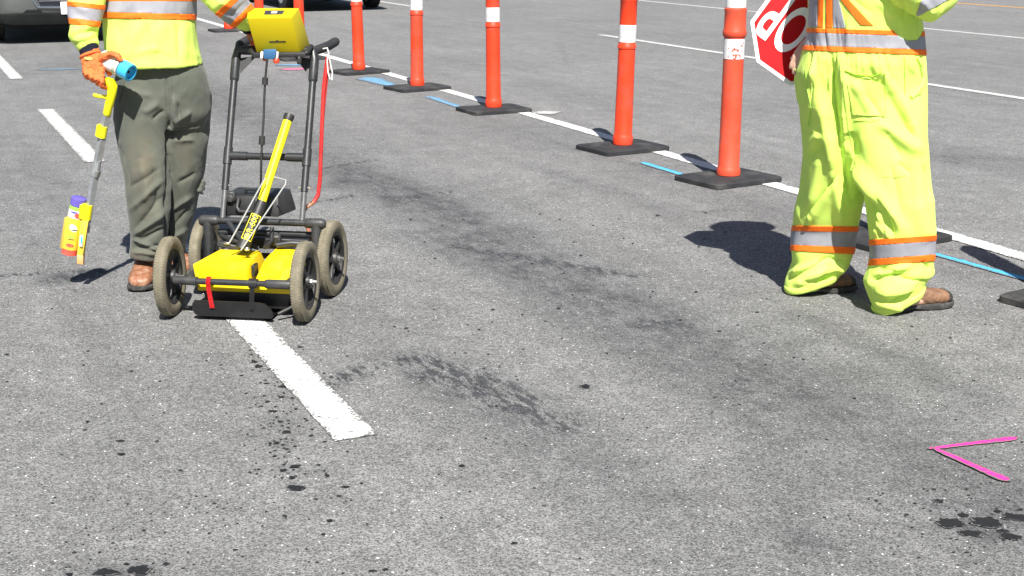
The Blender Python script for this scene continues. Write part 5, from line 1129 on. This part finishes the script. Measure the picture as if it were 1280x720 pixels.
# ------------------------------------------------------------------ cars at the back
def make_car(label, front_c, paint_m, group, zoff=0.0):
    """a car facing the viewer along the lane; local +y runs from its nose to its tail"""
    t = thing('parked_car', label, 'car', front_c, YAW, group)
    Lc_ = 4.5; hw = .92
    def ringc(y, wd, z0, z1, p=5): return ring_pts(Vector((0, y, (z0+z1)/2)), Vector((wd, 0, 0)), Vector((0, 0, (z1-z0)/2)), 40, p)
    bm = bmesh.new(); loft(bm, [ringc(0, .70, .38, .70), ringc(.04, .78, .30, .78), ringc(.16, .86, .26, .86), ringc(.45, .90, .24, .94), ringc(1.2, hw, .23, 1.0), ringc(2.4, hw, .23, 1.02), ringc(3.6, hw, .24, 1.04), ringc(4.2, .89, .27, 1.02), ringc(4.42, .84, .32, .96), ringc(4.5, .74, .40, .85)])
    bmesh.ops.recalc_face_normals(bm, faces=bm.faces)
    me = bpy.data.meshes.new('car_body'); bm.to_mesh(me); bm.free()
    tmp = bpy.data.objects.new('tmp', me); COL.objects.link(tmp)
    bm = bmesh.new()
    for y in (.86, 3.62):
        for s in (-1, 1): lathe(bm, [(.37, -.16), (.37, .16)], 32, Matrix.Translation((s*.86, y, .33)) @ Matrix.Rotation(math.pi/2, 4, 'Y'))
    bmesh.ops.recalc_face_normals(bm, faces=bm.faces)
    cm = bpy.data.meshes.new('cut'); bm.to_mesh(cm); bm.free(); ct_ = bpy.data.objects.new('cut', cm); COL.objects.link(ct_)
    md = tmp.modifiers.new('b', 'BOOLEAN'); md.object = ct_; md.operation = 'DIFFERENCE'; md.solver = 'EXACT'
    dg = bpy.context.evaluated_depsgraph_get(); bme = bpy.data.meshes.new_from_object(tmp.evaluated_get(dg)); bpy.data.objects.remove(tmp); bpy.data.objects.remove(ct_)
    body = obj('car_body', bme, paint_m, t, local=True, smooth=35)
    bm = bmesh.new(); loft(bm, [ringc(1.15, .74, .96, 1.0, 4), ringc(1.75, .72, .96, 1.40, 4), ringc(2.2, .70, .96, 1.52, 4), ringc(3.3, .70, .96, 1.54, 4), ringc(4.0, .68, .97, 1.42, 4), ringc(4.35, .66, .97, 1.02, 4)]); cab = obj('cabin', bm, paint_m, t, local=True, smooth=35)
    bm = bmesh.new(); hexa(bm, [Vector(p) for p in ((-.66, 1.20, 1.0), (.66, 1.20, 1.0), (.66, 1.30, 1.0), (-.66, 1.30, 1.0), (-.60, 1.83, 1.44), (.60, 1.83, 1.44), (.60, 1.95, 1.44), (-.60, 1.95, 1.44))], .01); obj('windscreen', bm, M_glass, cab, local=True)
    for s in (-1, 1):
        bm = bmesh.new(); hexa(bm, [Vector((s*x, y, z)) for x, y, z in ((.60, 1.75, 1.06), (.735, 1.75, 1.06), (.735, 3.8, 1.08), (.60, 3.8, 1.08), (.6, 2.1, 1.42), (.715, 2.1, 1.42), (.715, 3.6, 1.42), (.6, 3.6, 1.42))], .01); obj('side_window', bm, M_glass, cab, local=True)
        bm = bmesh.new(); hexa(bm, [Vector((s*x, y, z)) for x, y, z in ((.46, .02, .66), (.74, .06, .66), (.80, .35, .70), (.46, .3, .70), (.46, .06, .76), (.72, .12, .78), (.78, .42, .84), (.46, .35, .84))], .012); obj('headlight', bm, M_lens, t, local=True)
        bm = bmesh.new(); box(bm, (s*.93, 1.55, 1.06), (.16, .12, .11), None, .03, 2); obj('mirror', bm, paint_m, t, local=True)
    bm = bmesh.new(); loft(bm, [ring_pts(Vector((0, y, (z0+z1)/2)), Vector((wd, 0, 0)), Vector((0, 0, (z1-z0)/2)), 40, 6) for y, wd, z0, z1 in ((-.035, .66, .30, .385), (-.02, .76, .25, .40), (.10, .875, .21, .405), (.30, .915, .20, .41), (.47, .915, .20, .40))]); lowb = obj('lower_bumper', bm, M_carplastic, t, local=True, smooth=35)
    bm = bmesh.new(); hexa(bm, [Vector(p) for p in ((-.30, -.022, .50), (.30, -.022, .50), (.30, .06, .50), (-.30, .06, .50), (-.36, -.012, .66), (.36, -.012, .66), (.36, .06, .66), (-.36, .06, .66))], .008); gr = obj('grille', bm, M_glass, t, local=True)
    for z in (.55, .60):
        bm = bmesh.new(); box(bm, (0, -.022, z), (.62, .012, .012)); obj('grille_bar', bm, M_chrome, gr, local=True)
    bm = bmesh.new(); tube(bm, [(-.40, -.012, .60), (-.33, -.028, .475), (0, -.034, .468), (.33, -.028, .475), (.40, -.012, .60)], .012, 8); obj('grille_trim', bm, M_chrome, gr, local=True)
    for s in (-1, 1):
        bm = bmesh.new(); hexa(bm, [Vector((s*x, y, z)) for x, y, z in ((.26, -.02, .395), (.52, -.01, .395), (.52, .05, .395), (.26, .05, .395), (.31, -.016, .44), (.47, -.01, .44), (.47, .05, .44), (.31, .05, .44))], .006); obj('fog_lamp_recess', bm, M_carplastic, t, local=True)
    bm = bmesh.new(); box(bm, (.10, -.052, .455), (.30, .012, .16), None, .008); pl = obj('number_plate', bm, M_signwhite, t, local=True)
    tm = text_mesh('B1 K', .085, .001, .001, .8); tm.transform(Matrix.Translation((.10, -.060, .45)) @ Matrix.Rotation(math.pi/2, 4, 'X')); obj('plate_characters', tm, M_blue, pl, local=True, smooth=0)
    pw = None
    for y in (.86, 3.62):
        for s in (-1, 1):
            if pw is None:
                Ry = Matrix.Rotation(math.pi/2, 4, 'Y')
                bm = bmesh.new(); lathe(bm, [(.20, -.10), (.29, -.108), (.325, -.09), (.33, 0), (.325, .09), (.29, .108), (.20, .10)], 40, Ry); wo = obj('wheel', bm, M_cartyre, t, local=True)
                bm = bmesh.new(); lathe(bm, [(.205, -.104), (.215, -.11), (.21, -.112), (.20, -.09), (.05, -.085), (.05, -.10), (.02, -.104)], 32, Ry); lathe(bm, [(.02, .104), (.05, .10), (.05, .085), (.20, .09), (.21, .112), (.215, .11), (.205, .104)], 32, Ry); ri = obj('rim', bm, M_alloy, wo, local=True); pw = (wo, ri)
            else:
                wo = pw[0].copy(); COL.objects.link(wo); wo.parent = t; ri = pw[1].copy(); COL.objects.link(ri); ri.parent = wo
            wo.location = (s*.81, y, .33)
    bm = bmesh.new(); box(bm, (0, 2.2, .27), (1.45, 4.0, .10)); obj('underbody', bm, M_carplastic, t, local=True, smooth=0)
    return t
make_car('silver car with white plate, behind the worker at the left edge', G(84, 54), M_carsilver, 'cars stopped up the road')
make_car('black car up the road, only its dark underside showing behind the posts', Vector((-3.02, 24.9, 0)), M_carblack, 'cars stopped up the road')
